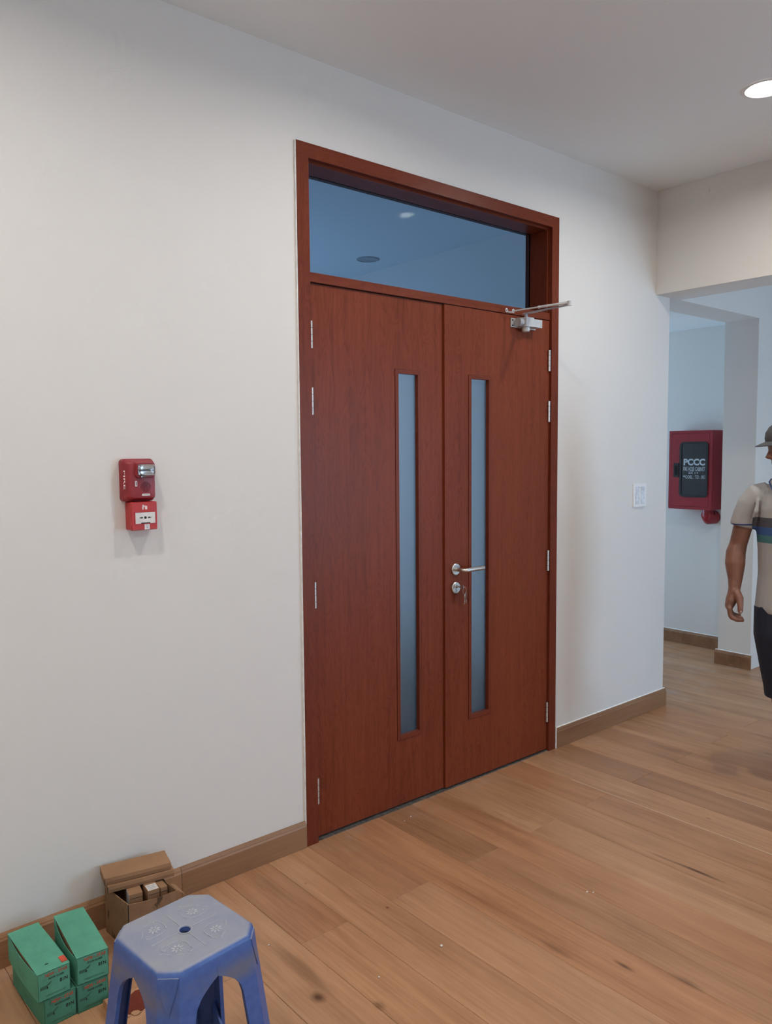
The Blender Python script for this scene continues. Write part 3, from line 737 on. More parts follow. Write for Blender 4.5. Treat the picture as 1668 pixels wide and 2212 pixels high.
# ------------------------------------------------------------------ fire hose cabinet in the recess
fc = empty('fire_hose_cabinet', (5.6, 0.575, 1.06)); tag(fc, 'red fire hose cabinet with PCCC lettering on the recess wall', 'hose cabinet')
cy0, cy1, cz0, cz1, cxf = 0.405, 0.745, 1.062, 1.645, 5.515
b = BM(); box(b, cxf+0.020, X1-0.0003, cy0, cy1, cz0, cz1); obj('body', b, M_REDSTEEL, fc, bevel=0.003)
b = BM(); frame_prism(b, cy1-cy0, cz1-cz0, 0.003, 0.022, (cxf+0.0195, (cy0+cy1)/2, (cz0+cz1)/2), (0, -1, 0), (0, 0, 1), (-1, 0, 0), 0.019, 2); obj('front_frame', b, M_REDSTEEL, fc)
dr = empty('cabinet_door', (cxf, 0.57, 1.07)); dr.parent = fc; dr.matrix_parent_inverse = Matrix.Translation(-Vector(fc.location))
b = BM(); box(b, cxf, cxf+0.016, cy0+0.0235, cy1-0.0235, cz0+0.0235, cz1-0.0235); obj('door_panel', b, M_REDSTEEL, dr, bevel=0.002)
wy, wz = 0.5445, 1.358
b = BM(); frame_prism(b, 0.222, 0.408, 0.030, 0.016, (cxf+0.0005, wy, wz), (0, -1, 0), (0, 0, 1), (-1, 0, 0), 0.008, 8); obj('window_gasket', b, M_BLACK, dr)
b = BM(); prism(b, rrect(0.194, 0.380, 0.018), (cxf+0.0005, wy, wz), (0, -1, 0), (0, 0, 1), (-1, 0, 0), 0.003); obj('window_pane', b, M_CABGLASS, dr)
b = BM(); box(b, cxf-0.007, cxf+0.001, 0.662, 0.702, 1.300, 1.405); obj('latch', b, M_BLACK, dr, bevel=0.003)
b = BM(); box(b, cxf-0.0085, cxf-0.0068, 0.672, 0.692, 1.315, 1.385); obj('latch_lever', b, M_DARK, dr)
U, V = (0, -1, 0), (0, 0, 1)
for s, zc, ww, hh in (('PCCC', 1.413, 0.168, 0.050), ('FIRE HOSE CABINET', 1.362, 0.170, 0.031), ('SDT 114', 1.333, 0.076, 0.017), ('MODEL : TD : 051', 1.303, 0.170, 0.025)):
    text('lettering', s, M_INKPALE, dr, (cxf-0.0026, wy-0.004+(0.006 if '114' in s else 0), zc), U, V, ww, hh, 0.0006, 0.045 if s == 'PCCC' else 0.008)
b = BM(); tube(b, [(5.595, 0.47, cz0+0.002), (5.595, 0.47, 1.028), (5.600, 0.47, 1.010), (5.615, 0.47, 1.000), (5.688, 0.47, 1.000)], [0.040, 0.040, 0.046, 0.050, 0.050], 24); obj('inlet_pipe', b, M_REDSTEEL, fc, smooth=True)
b = BM(); tube(b, [(5.565, 0.47, 1.020), (5.575, 0.47, 1.020), (5.60, 0.47, 1.020)], [0.036, 0.042, 0.042], 24); obj('pipe_cap', b, M_REDSTEEL, fc, smooth=True)

# ------------------------------------------------------------------ ceiling downlights
def downlight(x, y, label, on=True):
    e = empty('ceiling_downlight', (x, y, CEIL)); tag(e, label, 'downlight', 'round recessed downlights')
    b = BM(); n = 40
    rings = [[Vector((x+r*math.cos(2*PI*i/n), y+r*math.sin(2*PI*i/n), z)) for i in range(n)] for r, z in ((0.084, CEIL-0.0005), (0.084, CEIL-0.004), (0.076, CEIL-0.006), (0.070, CEIL-0.003), (0.070, CEIL-0.0005))]
    loft(b, rings, False); obj('trim_ring', b, M_RING if on else M_ALU, e, smooth=True)
    b = BM(); loft(b, [[Vector((x+r*math.cos(2*PI*i/n), y+r*math.sin(2*PI*i/n), z)) for i in range(n)] for r, z in ((0.070, CEIL-0.0008), (0.070, CEIL-0.0025))])
    obj('diffuser', b, M_LAMP if on else M_ALU, e)
    if on:
        l = bpy.data.lights.new('downlight_glow', 'AREA'); l.shape = 'DISK'; l.size = 0.10; l.energy = P_LAMP; l.color = WARM; l.spread = math.radians(166)
        lo = bpy.data.objects.new('downlight_glow', l); COL.objects.link(lo); lo.parent = e; lo.location = (0, 0, -0.008)
downlight(3.255, -0.945, 'lit round downlight in the ceiling right of the door')
for x, y, s in ((1.775, -0.945, 'lit round downlight in the ceiling in front of the door'), (0.30, -0.945, 'lit round downlight in the ceiling above the stool'), (-1.15, -0.945, 'lit round downlight in the ceiling by the side wall'),
                (1.775, -2.90, 'lit round downlight in the middle of the rear row'), (-1.15, -2.90, 'lit round downlight in the rear row by the side wall')):
    downlight(x, y, s)
downlight(3.77, 2.19, 'unlit round downlight seen through the glass above the door', False)

# ------------------------------------------------------------------ blue plastic stool
SX, SY, SH, SR = 0.762, -0.820, 0.42, 0.103
st = empty('plastic_stool', (SX, SY, 0), SR); tag(st, 'dusty blue plastic stool with flower relief on its seat', 'stool')
def octo(h, ch, z, x=0, y=0):
    return [Vector((x+a, y+b_, z)) for a, b_ in ((h, -h+ch), (h, h-ch), (h-ch, h), (-h+ch, h), (-h, h-ch), (-h, -h+ch), (-h+ch, -h), (h-ch, -h))]
# seat: outer skirt, rounded rim and a hole in the middle
b = BM()
prof = [(0.1265, 0.0340, 0.392), (0.1245, 0.0345, 0.408), (0.1220, 0.0350, 0.4165), (0.1180, 0.0345, 0.4198), (0.1120, 0.0340, 0.4204)]
R = loft(b, [octo(h_, c_, z_) for h_, c_, z_ in prof], cap=False)
top = R[-1]; hr = 0.0125; nh = 24
hole = [b.verts.new((hr*math.cos(2*PI*i/nh), hr*math.sin(2*PI*i/nh), 0.4195)) for i in range(nh)]
low = [b.verts.new((hr*math.cos(2*PI*i/nh), hr*math.sin(2*PI*i/nh), 0.408)) for i in range(nh)]
edge = []
for i in range(8): edge += [b.edges.get((top[i], top[(i+1) % 8]))]
he = []
for i in range(nh):
    he.append(b.edges.new((hole[i], hole[(i+1) % nh])))
    b.faces.new((hole[i], hole[(i+1) % nh], low[(i+1) % nh], low[i]))
bmesh.ops.triangle_fill(b, use_beauty=True, edges=edge+he)
inner = loft(b, [octo(0.1235, 0.0340, 0.392), octo(0.1190, 0.0340, 0.412)], cap=False)
obj('seat', b, M_STOOL, st, world=False, smooth=True)
# moulded relief on the seat: four flowers, scrolls and two dividing ribs
def relief(pts, r):
    bb = BM(); tube(bb, [(x, y, 0.4203) for x, y in pts], r, 6); return obj('seat_relief', bb, M_STOOL_REL, st, world=False, smooth=True)
def swirl(cx, cy_, a):
    ca, sa = math.cos(a), math.sin(a)
    T = lambda u, v: (cx+ca*u-sa*v, cy_+sa*u+ca*v)
    for s in (-1, 1):
        relief([T(s*(0.004+0.006*k), -0.026+0.0025*k*k*0.5) for k in range(5)]+[T(s*(0.034), -0.002), T(s*0.033, 0.008), T(s*0.027, 0.011), T(s*0.024, 0.006)], 0.0010)
        relief([T(s*0.006, 0.024), T(s*0.018, 0.021), T(s*0.028, 0.018), T(s*0.034, 0.022)], 0.0009)
    for k in range(8):
        q = 2*PI*k/8
        bb = BM(); Mx = Matrix.Translation((*T(0.0095*math.cos(q), 0.0095*math.sin(q)), 0.4203)) @ Matrix.Rotation(a+q, 4, 'Z')
        sphere(bb, (0, 0, 0), (0.0052, 0.0028, 0.0012), 10, 6, M=Mx); obj('seat_petal', bb, M_STOOL_REL, st, world=False, smooth=True)
    bb = BM(); sphere(bb, (cx, cy_, 0.4203), (0.0026, 0.0026, 0.0012), 10, 6); obj('seat_petal', bb, M_STOOL_REL, st, world=False, smooth=True)
for q in range(4):
    a = PI/4+q*PI/2
    swirl(0.070*math.cos(a), 0.070*math.sin(a), a-PI/2)
for q in range(4):
    a = q*PI/2
    relief([((0.018)*math.cos(a), 0.018*math.sin(a)), (0.085*math.cos(a), 0.085*math.sin(a))], 0.0010)
relief([(0.016*math.cos(2*PI*i/20), 0.016*math.sin(2*PI*i/20)) for i in range(21)], 0.0012)
# four splayed corner legs joined by arched aprons: each leg one moulded mesh
def leg_ring(z):
    """outer half size, chamfer at height z"""
    f = (0.392-z)/0.392
    return 0.1265+0.040*f, 0.034+0.004*f
TH = 0.003
def leg(qx, qy):
    bb = BM()
    zs = [0.392, 0.380, 0.370, 0.360, 0.350, 0.340, 0.325, 0.305, 0.28, 0.24, 0.18, 0.12, 0.06, 0.0]
    def width(z):                    # how far the flange runs from the corner along each side
        if z > 0.379: return None
        t_ = min(1, max(0, (0.378-z)/0.075))
        return 0.040+0.072*(1-t_)**2.4-0.006*(1-z/0.392)
    rows = []
    for z in zs:
        h_, c_ = leg_ring(z); wd = width(z)
        if wd is None: wd = h_-c_-0.0002
        wd = min(wd, h_-c_-0.0002)
        out = [(h_, h_-c_-wd), (h_, h_-c_), (h_-c_, h_), (h_-c_-wd, h_)]
        inn = [(h_-TH, h_-c_-wd), (h_-TH, h_-c_-TH*0.4), (h_-c_-TH*0.4, h_-TH), (h_-c_-wd, h_-TH)]
        lip = 0.007 if z < 0.379 else 0.0
        ring = out+[(h_-c_-wd, h_-TH-lip), (h_-c_-wd+TH, h_-TH-lip), (h_-c_-wd+TH, h_-TH)]+inn[1:3][::-1]+[(h_-TH, h_-c_-wd+TH), (h_-TH-lip, h_-c_-wd+TH), (h_-TH-lip, h_-c_-wd)]
        rows.append([Vector((qx*x, qy*y, z)) for x, y in ring])
    loft(bb, rows); obj('leg', bb, M_STOOL, st, world=False, smooth=True)
for qx, qy in ((1, 1), (1, -1), (-1, 1), (-1, -1)): leg(qx, qy)
# raised wedge on every chamfered corner
for qx, qy in ((1, 1), (1, -1), (-1, 1), (-1, -1)):
    bb = BM(); rows = []
    for z, wd in ((0.408, 0.92), (0.375, 0.62), (0.335, 0.10)):
        h_, c_ = leg_ring(z) if z < 0.392 else (0.1245, 0.0345)
        m = Vector((h_-c_/2, h_-c_/2, z)); d_ = Vector((1, -1, 0)).normalized()*c_*0.707*wd; n_ = Vector((1, 1, 0)).normalized()
        rows.append([m+d_-n_*0.001, m+d_+n_*0.0022, m-d_+n_*0.0022, m-d_-n_*0.001])
    rows = [[Vector((qx*p_.x, qy*p_.y, p_.z)) for p_ in r_] for r_ in rows]
    loft(bb, rows); obj('corner_wedge', bb, M_STOOL, st, world=False)
# brace ring near the feet, gusseted into the legs
zb0, zb1 = 0.035, 0.060
h_, c_ = leg_ring(0.05)
for a in range(4):
    Mx = Matrix.Rotation(a*PI/2, 4, 'Z'); bb = BM()
    y_ = h_-0.014; x1_ = h_-c_-0.030
    poly = [(-x1_-0.02, zb1+0.055), (-x1_+0.022, zb1), (x1_-0.022, zb1), (x1_+0.02, zb1+0.055), (x1_+0.02, zb0), (-x1_-0.02, zb0)]
    loft(bb, [[Mx @ Vector((x, yy, z)) for x, z in poly] for yy in (y_-0.006, y_)]); obj('brace', bb, M_STOOL, st, world=False)

# ------------------------------------------------------------------ green door closer cartons
def carton(name, loc, rz, label, group, gape=0.0, worn=False, sticker=False, w_=0.083, l_=0.245, h_=0.076):
    e = empty(name, loc, rz); tag(e, label, 'box', group)
    mat = M_GREEN_W if worn else M_GREEN
    y0, y1 = -l_/2, l_/2; x0, x1 = -w_/2, w_/2; th = 0.0016
    b = BM(); box(b, x0, x1, y0, y1, 0.0, th)
    n = 8
    for s in (-1, 1):                              # slightly bulging long sides
        rows = []
        for k in range(n+1):
            y = y0+(y1-y0)*k/n; q = 4*(k/n)*(1-k/n)
            o_ = s*(w_/2+0.002*q+(0.004*q*gape if s < 0 else 0)); top_ = h_-0.002-(0.010*gape*q if s < 0 else 0)
            rows.append([Vector((o_, y, 0.0)), Vector((o_+s*0.002*q, y, h_*0.5)), Vector((o_, y, top_)), Vector((o_-s*th, y, top_)), Vector((o_-s*th+s*0.002*q, y, h_*0.5)), Vector((o_-s*th, y, 0.0))])
        loft(b, rows)
    obj('carton_sides', b, mat, e, world=False)
    b = BM(); box(b, x0, x1, y0, y0+th, 0, h_-0.003); obj('front_panel', b, mat, e, world=False)
    b = BM(); box(b, x0, x1, y1-th, y1, 0, h_-0.003); obj('end_panel', b, mat, e, world=False)
    b = BM(); rows = []                            # lid, slightly domed and lifted on one side
    for k in range(n+1):
        y = y0+(y1-y0)*k/n; q = 4*(k/n)*(1-k/n)
        rows.append([Vector((x0-0.0005, y, h_-0.001+0.001*gape)), Vector((0, y, h_+0.0015*q)), Vector((x1+0.0005, y, h_-0.001)), Vector((x1+0.0005, y, h_-0.0025)), Vector((0, y, h_-0.0015+0.0015*q)), Vector((x0-0.0005, y, h_-0.0025+0.001*gape))])
    loft(b, rows); obj('lid', b, mat, e, world=False)
    if gape:                                       # tuck flap peeling away from the side
        b = BM(); box(b, x0+0.001, x0+0.0022, y0+0.04, y1-0.02, h_-0.03, h_-0.004); obj('tuck_flap', b, M_CARD, e, world=False)
    yf = y0-0.0002
    b2 = e
    def tx(s, m, x, z, ww, hh, bold=0.0, shear=0.0):
        cu_ = text('lettering', s, m, None, (x, yf, z), (1, 0, 0), (0, 0, 1), ww, hh, 0.0003, bold, shear); cu_.parent = b2
    tx('NEW - STAR', M_INKRED, 0.006, h_-0.0105, 0.058, 0.0095, 0.015, 0.15)
    tx('DOOR CLOSER', M_INK, 0.006, h_-0.0215, 0.040, 0.0050, 0.02)
    tx('81N', M_INK, 0.0245, h_-0.0375, 0.0205, 0.0100, 0.02)
    tx('HYDRAULIC DOOR CLOSER', M_INKGREEN, 0.003, 0.0105, 0.052, 0.0042, 0.01)
    b = BM(); prism(b, [(-0.036, -0.004), (-0.018, -0.004), (-0.018, 0.003), (-0.012, 0.0035), (-0.006, 0.0105), (-0.007, 0.0115), (-0.020, 0.0045), (-0.036, 0.0035)], (0, yf, h_-0.041), (1, 0, 0), (0, 0, 1), (0, -1, 0), 0.0003)
    o_ = obj('closer_picture', b, M_INKGREEN, e, world=False)
    b = BM(); prism(b, [(-0.019, -0.0055), (-0.0165, -0.0055), (-0.0165, 0.001), (-0.019, 0.001)], (0, yf-0.0003, h_-0.041), (1, 0, 0), (0, 0, 1), (0, -1, 0), 0.0003); obj('closer_picture', b, M_INK, e, world=False)
    if sticker:
        b = BM(); box(b, x1-0.016, x1-0.001, y0+0.012, y0+0.040, h_-0.0005, h_+0.0012); obj('red_sticker', b, M_INKRED, e, world=False)
        b = BM(); box(b, -0.012, -0.004, y0+0.030, y0+0.0325, h_-0.001, h_+0.0013); obj('lid_tear', b, M_DARK, e, world=False)
    return e
GRP = 'green door closer boxes by the skirting'
carton('door_closer_box', (0.618, -0.230, 0.0), 0.05, 'lower green box of the left stack beside the wall', GRP, worn=True)
carton('door_closer_box', (0.607, -0.230, 0.0775), 0.03, 'top green box of the left stack with red sticker corner', GRP, gape=0.6, sticker=True)
carton('door_closer_box', (0.712, -0.232, 0.0), -0.02, 'lower green box of the right stack behind the blue stool', GRP, worn=True)
carton('door_closer_box', (0.721, -0.232, 0.0775), -0.075, 'top green box of the right stack with open side flap', GRP, gape=1.0)

# ------------------------------------------------------------------ brown cartons behind the stool
ob = empty('open_carton', (0.944, -0.125, 0)); tag(ob, 'stained brown open carton holding small boxes beside the wall', 'box')
QF = {'FL': Vector((0.878, -0.192, 0)), 'FR': Vector((1.026, -0.216, 0)), 'BR': Vector((1.022, -0.040, 0)), 'BL': Vector((0.866, -0.036, 0))}
ch_, th = 0.152, 0.003
cen = sum(QF.values(), Vector())/4
def panel(nm, p0, p1, z0, z1, mat, out=0.0):
    p0, p1 = QF[p0], QF[p1]; d_ = (p1-p0).normalized(); n_ = Vector((d_.y, -d_.x, 0))
    if n_.dot(cen-p0) < 0: n_ = -n_
    b = BM(); k_ = 6; rows = []
    for i in range(k_+1):
        p_ = p0.lerp(p1, i/k_); q_ = 4*(i/k_)*(1-i/k_); e_ = -n_*out*q_
        rows.append([p_+Vector((0, 0, z0)), p_+n_*th+Vector((0, 0, z0)), p_+n_*th+e_+Vector((0, 0, z1-0.003*q_)), p_+e_+Vector((0, 0, z1-0.003*q_))])
    loft(b, rows); obj(nm, b, mat, ob)
panel('side_panel', 'FL', 'BL', 0, ch_, M_CARD_ST); panel('side_panel', 'FR', 'BR', 0, ch_, M_CARD_ST)
panel('front_panel', 'FL', 'FR', 0, ch_, M_CARD_ST, 0.004); panel('back_panel', 'BL', 'BR', 0, ch_, M_CARD_ST)
b = BM(); loft(b, [[QF[k]+Vector((0, 0, z_)) for k in ('FL', 'FR', 'BR', 'BL')] for z_ in (0.0, 0.003)]); obj('base_panel', b, M_CARD_ST, ob)
b = BM(); f0, f1 = QF['FR'], QF['FR'].lerp(QF['BR'], 0.3)
loft(b, [[f0+Vector((0, 0, ch_-0.002)), f1+Vector((0, 0, ch_-0.002)), f1+Vector((0, 0, ch_)), f0+Vector((0, 0, ch_))], [f0+Vector((0.018, -0.012, ch_-0.014)), f1+Vector((0.018, 0, ch_-0.012)), f1+Vector((0.018, 0, ch_-0.010)), f0+Vector((0.018, -0.012, ch_-0.012))]])
obj('flap', b, M_CARD, ob)
b = BM(); q0 = QF['FL']; box(b, q0.x-0.0006, q0.x+0.0014, q0.y-0.0006, q0.y+0.0014, 0.02, ch_-0.002); obj('corner_split', b, M_DARK, ob)
def small_box(loc, rz, s, label, sticker=None, mat=M_CARD):
    e = empty('small_carton', loc, rz); tag(e, label, 'box', 'small boxes in the open carton')
    b = BM(); box(b, -s[0]/2, s[0]/2, -s[1]/2, s[1]/2, 0, s[2]); obj('carton_body', b, mat, e, world=False, bevel=0.0012, seg=1)
    b = BM(); box(b, -s[0]/2+0.003, s[0]/2-0.001, -s[1]/2-0.0006, -s[1]/2+0.001, s[2]-0.0135, s[2]-0.0125); obj('flap_line', b, M_DARK, e, world=False)
    if sticker == 'top':
        b = BM(); box(b, -s[0]/2+0.002, s[0]/2-0.002, -s[1]/2+0.003, -s[1]/2+0.038, s[2]-0.0002, s[2]+0.0005); obj('paper_label', b, M_LABEL, e, world=False)
        for k in range(4):
            b = BM(); box(b, -s[0]/2+0.006, s[0]/2-0.010+0.003*(k % 2), -s[1]/2+0.008+0.007*k, -s[1]/2+0.010+0.007*k, s[2]+0.0004, s[2]+0.0008); obj('label_print', b, M_ALU, e, world=False)
    if sticker == 'side':
        b = BM(); box(b, -s[0]/2-0.0005, -s[0]/2+0.0005, -s[1]/2+0.002, -s[1]/2+0.045, s[2]-0.040, s[2]-0.001); obj('paper_label', b, M_FILM, e, world=False)
    return e
small_box((0.9260, -0.112, 0.0035), -0.22, (0.040, 0.100, 0.1555), 'small brown box with pale label on its side in the open carton', 'side')
small_box((0.9720, -0.127, 0.0035), -0.12, (0.036, 0.100, 0.1555), 'small brown box with white label on top in the open carton', 'top')
small_box((1.0040, -0.118, 0.0035), -0.06, (0.022, 0.110, 0.1500), 'narrow plain brown box at the right in the open carton')
def flat_box(loc, rz, label, mat, s=(0.203, 0.088, 0.0215), lip=0.006):
    e = empty('flat_carton', loc, rz); tag(e, label, 'box', 'flat boxes on top of the open carton')
    b = BM(); rows = []
    n = 10
    for k in range(n+1):
        x = -s[0]/2+s[0]*k/n; q = 4*(k/n)*(1-k/n)
        rows.append([Vector((x, y, z)) for y, z in ((-s[1]/2+0.002, 0), (-s[1]/2-0.001*q, s[2]*0.5), (-s[1]/2, s[2]-0.0008*q), (s[1]/2, s[2]-0.0006*q), (s[1]/2+0.001*q, s[2]*0.5), (s[1]/2-0.002, 0))])
    loft(b, rows); obj('carton_body', b, mat, e, world=False, bevel=0.0012, seg=1, angle=0.9)
    b = BM(); box(b, -s[0]/2-0.0006, -s[0]/2+0.0008, -s[1]/2-0.0006, -s[1]/2+0.0010, 0.001, s[2]-0.002); obj('corner_split', b, M_DARK, e, world=False)
    b = BM(); prism(b, [(-0.038, 0.001), (0.038, 0.001), (0.034, s[2]-0.003), (-0.034, s[2]-0.003)], (-s[0]/2, 0, 0), (0, 1, 0), (0, 0, 1), (-1, 0, 0), 0.0012); obj('end_flap', b, mat, e, world=False)
    return e
flat_box((0.9575, -0.0830, 0.1600), -0.190, 'lower of two flat brown boxes lying on the open carton', M_CARD)
flat_box((0.9520, -0.0745, 0.1826), -0.205, 'uppermost flat brown box on the pile beside the wall', M_CARD, (0.202, 0.089, 0.0225))
# torn parcel on the floor under the stool
tp = empty('torn_parcel', (0.815, -0.452, 0), -0.10); tag(tp, 'torn brown paper parcel with maroon inside under the stool', 'parcel')
b = BM(); rows = []
for k in range(9):
    x = -0.092+0.023*k; j_ = lambda s_: 0.004*math.sin(k*2.3+s_)
    rows.append([Vector((x, y+j_(i), z)) for i, (y, z) in enumerate(((-0.085, 0.0), (-0.082, 0.016), (-0.060, 0.026+0.2*j_(2)), (0.055, 0.028+0.2*j_(3)), (0.078, 0.018), (0.083, 0.0)))])
loft(b, rows); obj('paper_wrap', b, M_PAPER, tp, world=False, smooth=True)
b = BM(); random.seed(3)
q = []
for k in range(26):
    u = k/26*4
    s_, f_ = int(u), u-int(u)
    x, y = [(-0.058+0.116*f_, -0.036), (0.058, -0.036+0.078*f_), (0.058-0.116*f_, 0.042), (-0.058, 0.042-0.078*f_)][s_]
    q.append((x+random.uniform(-0.005, 0.005), y+random.uniform(-0.005, 0.005)))
prism(b, q, (0, 0, 0.0275), (1, 0, 0), (0, 1, 0), (0, 0, 1), 0.0022); obj('maroon_panel', b, M_MAROON, tp, world=False)
for k in range(22):
    u = k/22*4; s_, f_ = int(u), u-int(u)
    x, y = [(-0.060+0.120*f_, -0.040), (0.060, -0.036+0.078*f_), (0.060-0.120*f_, 0.046), (-0.060, 0.042-0.078*f_)][s_]
    if random.random() < 0.25: continue
    b = BM(); M = Matrix.Translation((x, y, 0.0285)) @ Matrix.Rotation(random.uniform(0, 6), 4, 'Z') @ Matrix.Rotation(random.uniform(-0.4, 0.4), 4, 'X')
    r_ = random.uniform(0.006, 0.013)
    loft(b, [[M @ Vector((r_*a_*random.uniform(0.7, 1.2), r_*c_*random.uniform(0.5, 1.0), zz)) for a_, c_ in ((1, 0), (0.4, 0.8), (-0.5, 0.7), (-1, 0), (-0.3, -0.8), (0.6, -0.7))] for zz in (0.0, 0.0012)])
    obj('torn_scrap', b, M_PAPER, tp, world=False)
# crumbs of plaster on the planks
for x, y, r_, lb in ((1.61, -0.785, 0.0045, 'largest white plaster crumb on the open floor right of the stool'), (1.375, -0.77, 0.0028, 'small white plaster crumb on the floor nearest the stool seat'), (1.215, -0.435, 0.003, 'small white plaster crumb between the stool and the dark floorboard'),
                     (2.19, -0.90, 0.004, 'left of two white plaster crumbs lying together in mid floor'), (2.205, -0.915, 0.003, 'right of two white plaster crumbs lying together in mid floor'), (2.115, -0.088, 0.0035, 'white plaster crumb close to the foot of the left door leaf'), (2.07, -0.10, 0.0025, 'tiny plaster speck beside the crumb at the left door leaf')):
    b = BM(); sphere(b, (x, y, r_*0.55), (r_, r_*0.8, r_*0.6), 8, 5)
    for v in b.verts: v.co += Vector((random.uniform(-1, 1), random.uniform(-1, 1), random.uniform(0, 0.6)))*r_*0.18
    tag(obj('plaster_crumb', b, M_PLASTER), lb, 'crumb', 'plaster crumbs on the floor')
random.seed(11)

# ------------------------------------------------------------------ the man at the right edge
FACE = math.atan2(-0.90, 0.435)
pr_ = empty('person', (3.625, -0.972, 0), FACE)
tag(pr_, 'person in grey cap, striped polo shirt and navy shorts walking past the corner', 'person')
def limb(bm, pts, rad, n=16): tube(bm, pts, rad, n)
b = BM()
# torso and neck
loft(b, [ell((0, 0.005, z), rx, ry, 24) for z, rx, ry in ((0.74, 0.10, 0.075), (0.80, 0.130, 0.085), (0.88, 0.130, 0.085), (1.0, 0.135, 0.088), (1.15, 0.152, 0.098), (1.27, 0.158, 0.088), (1.33, 0.130, 0.068), (1.365, 0.070, 0.056))])
tube(b, [(0, 0.012, 1.33), (0, 0.008, 1.38), (-0.018, -0.004, 1.465)], [0.064, 0.056, 0.052], 20)
# head, turned to his right and tipped down
HM = Matrix.Translation((-0.026, -0.012, 1.452)) @ Matrix.Rotation(math.radians(-76), 4, 'Z') @ Matrix.Rotation(math.radians(10), 4, 'X')
hd = []
for z, rx, ry, yo in ((-0.032, 0.026, 0.022, -0.056), (-0.024, 0.042, 0.048, -0.036), (-0.004, 0.056, 0.070, -0.018), (0.030, 0.066, 0.086, -0.005), (0.070, 0.073, 0.096, 0.0), (0.105, 0.074, 0.098, 0.004), (0.138, 0.066, 0.088, 0.008), (0.160, 0.046, 0.064, 0.010), (0.168, 0.020, 0.03, 0.010)):
    hd.append([HM @ p_ for p_ in ell((0, yo, z), rx, ry, 28)])
loft(b, hd)
loft(b, [[HM @ Vector(p_) for p_ in q] for q in ([(-0.008, -0.090, 0.072), (0.008, -0.090, 0.072), (0.006, -0.082, 0.078), (-0.006, -0.082, 0.078)], [(-0.016, -0.084, 0.028), (0.016, -0.084, 0.028), (0.008, -0.115, 0.034), (-0.008, -0.115, 0.034)], [(-0.012, -0.08, 0.020), (0.012, -0.08, 0.020), (0.005, -0.104, 0.024), (-0.005, -0.104, 0.024)])])
for s in (-1, 1):
    sphere(b, (s*0.074, 0.010, 0.055), (0.010, 0.019, 0.031), 12, 8, M=HM)
    sphere(b, (s*0.014, -0.080, 0.004), (0.020, 0.010, 0.0065), 10, 6, M=HM)
sphere(b, (0, -0.078, -0.006), (0.022, 0.011, 0.007), 10, 6, M=HM)
# right arm with a relaxed, curled hand
RW = Vector((-0.252, -0.030, 0.872))
limb(b, [(-0.150, 0.0, 1.315), (-0.195, 0.004, 1.255), (-0.222, 0.010, 1.160), (-0.240, 0.014, 1.075), (-0.250, 0.008, 1.035), (-0.252, -0.006, 0.985), (-0.250, -0.020, 0.915), RW], [0.050, 0.049, 0.041, 0.038, 0.0425, 0.0435, 0.031, 0.0255])
tube(b, [RW+Vector((0, 0.004, 0.012)), RW+Vector((-0.002, -0.002, -0.018)), RW+Vector((-0.012, -0.006, -0.050)), RW+Vector((-0.021, -0.008, -0.080)), RW+Vector((-0.024, -0.008, -0.088))], [(0.026, 0.027), (0.027, 0.034), (0.025, 0.040), (0.019, 0.041), (0.013, 0.037)], 16)
for k, (yo, ln) in enumerate(((-0.040, 0.94), (-0.018, 1.05), (0.005, 0.98), (0.026, 0.80))):
    k0 = RW+Vector((-0.019, yo-0.006, -0.074)); k1 = k0+Vector((0.006, -0.001, -0.046*ln)); k2 = k1+Vector((0.026*ln, 0.001, -0.012)); k3 = k2+Vector((0.024*ln, 0.003, 0.001))
    tube(b, [k0, k0+Vector((0.002, 0, -0.014)), k1+Vector((-0.001, 0, 0.006)), k1+Vector((0.005, 0, -0.003)), k2, k3, k3+Vector((0.004, 0, 0.001))], [0.0125, 0.0120, 0.0112, 0.0112, 0.0105, 0.0094, 0.006], 12)
tube(b, [RW+Vector((0.006, -0.020, -0.006)), RW+Vector((0.022, -0.044, -0.034)), RW+Vector((0.026, -0.058, -0.062)), RW+Vector((0.026, -0.062, -0.088)), RW+Vector((0.025, -0.062, -0.098))], [0.020, 0.0180, 0.0135, 0.0122, 0.007], 12)
# left arm
LW = Vector((0.262, -0.07, 0.89))
limb(b, [(0.150, 0.0, 1.315), (0.195, 0.004, 1.255), (0.222, 0.012, 1.160), (0.240, 0.016, 1.075), (0.250, 0.004, 1.035), (0.254, -0.022, 0.985), (0.258, -0.05, 0.925), LW], [0.050, 0.049, 0.041, 0.038, 0.0425, 0.0435, 0.031, 0.0255])
tube(b, [LW+Vector((0, 0.004, 0.012)), LW+Vector((0.002, -0.006, -0.018)), LW+Vector((0.010, -0.014, -0.050)), LW+Vector((0.017, -0.020, -0.080)), LW+Vector((0.019, -0.021, -0.088))], [(0.024, 0.026), (0.023, 0.033), (0.019, 0.039), (0.0145, 0.040), (0.010, 0.036)], 16)
for k, (yo, ln) in enumerate(((-0.040, 0.94), (-0.018, 1.05), (0.005, 0.98), (0.026, 0.80))):
    k0 = LW+Vector((0.016, yo-0.016, -0.074)); k1 = k0+Vector((-0.004, -0.006, -0.046*ln)); k2 = k1+Vector((-0.016*ln, -0.004, -0.022)); k3 = k2+Vector((-0.018*ln, 0.0, -0.012))
    tube(b, [k0, k1, k2, k3, k3+Vector((-0.003, 0, -0.002))], [0.0105, 0.0092, 0.0084, 0.0074, 0.0045], 12)
tube(b, [LW+Vector((-0.006, -0.024, -0.006)), LW+Vector((-0.020, -0.050, -0.034)), LW+Vector((-0.022, -0.066, -0.062)), LW+Vector((-0.020, -0.074, -0.094)), LW+Vector((-0.019, -0.075, -0.103))], [0.017, 0.0145, 0.0108, 0.0095, 0.005], 12)
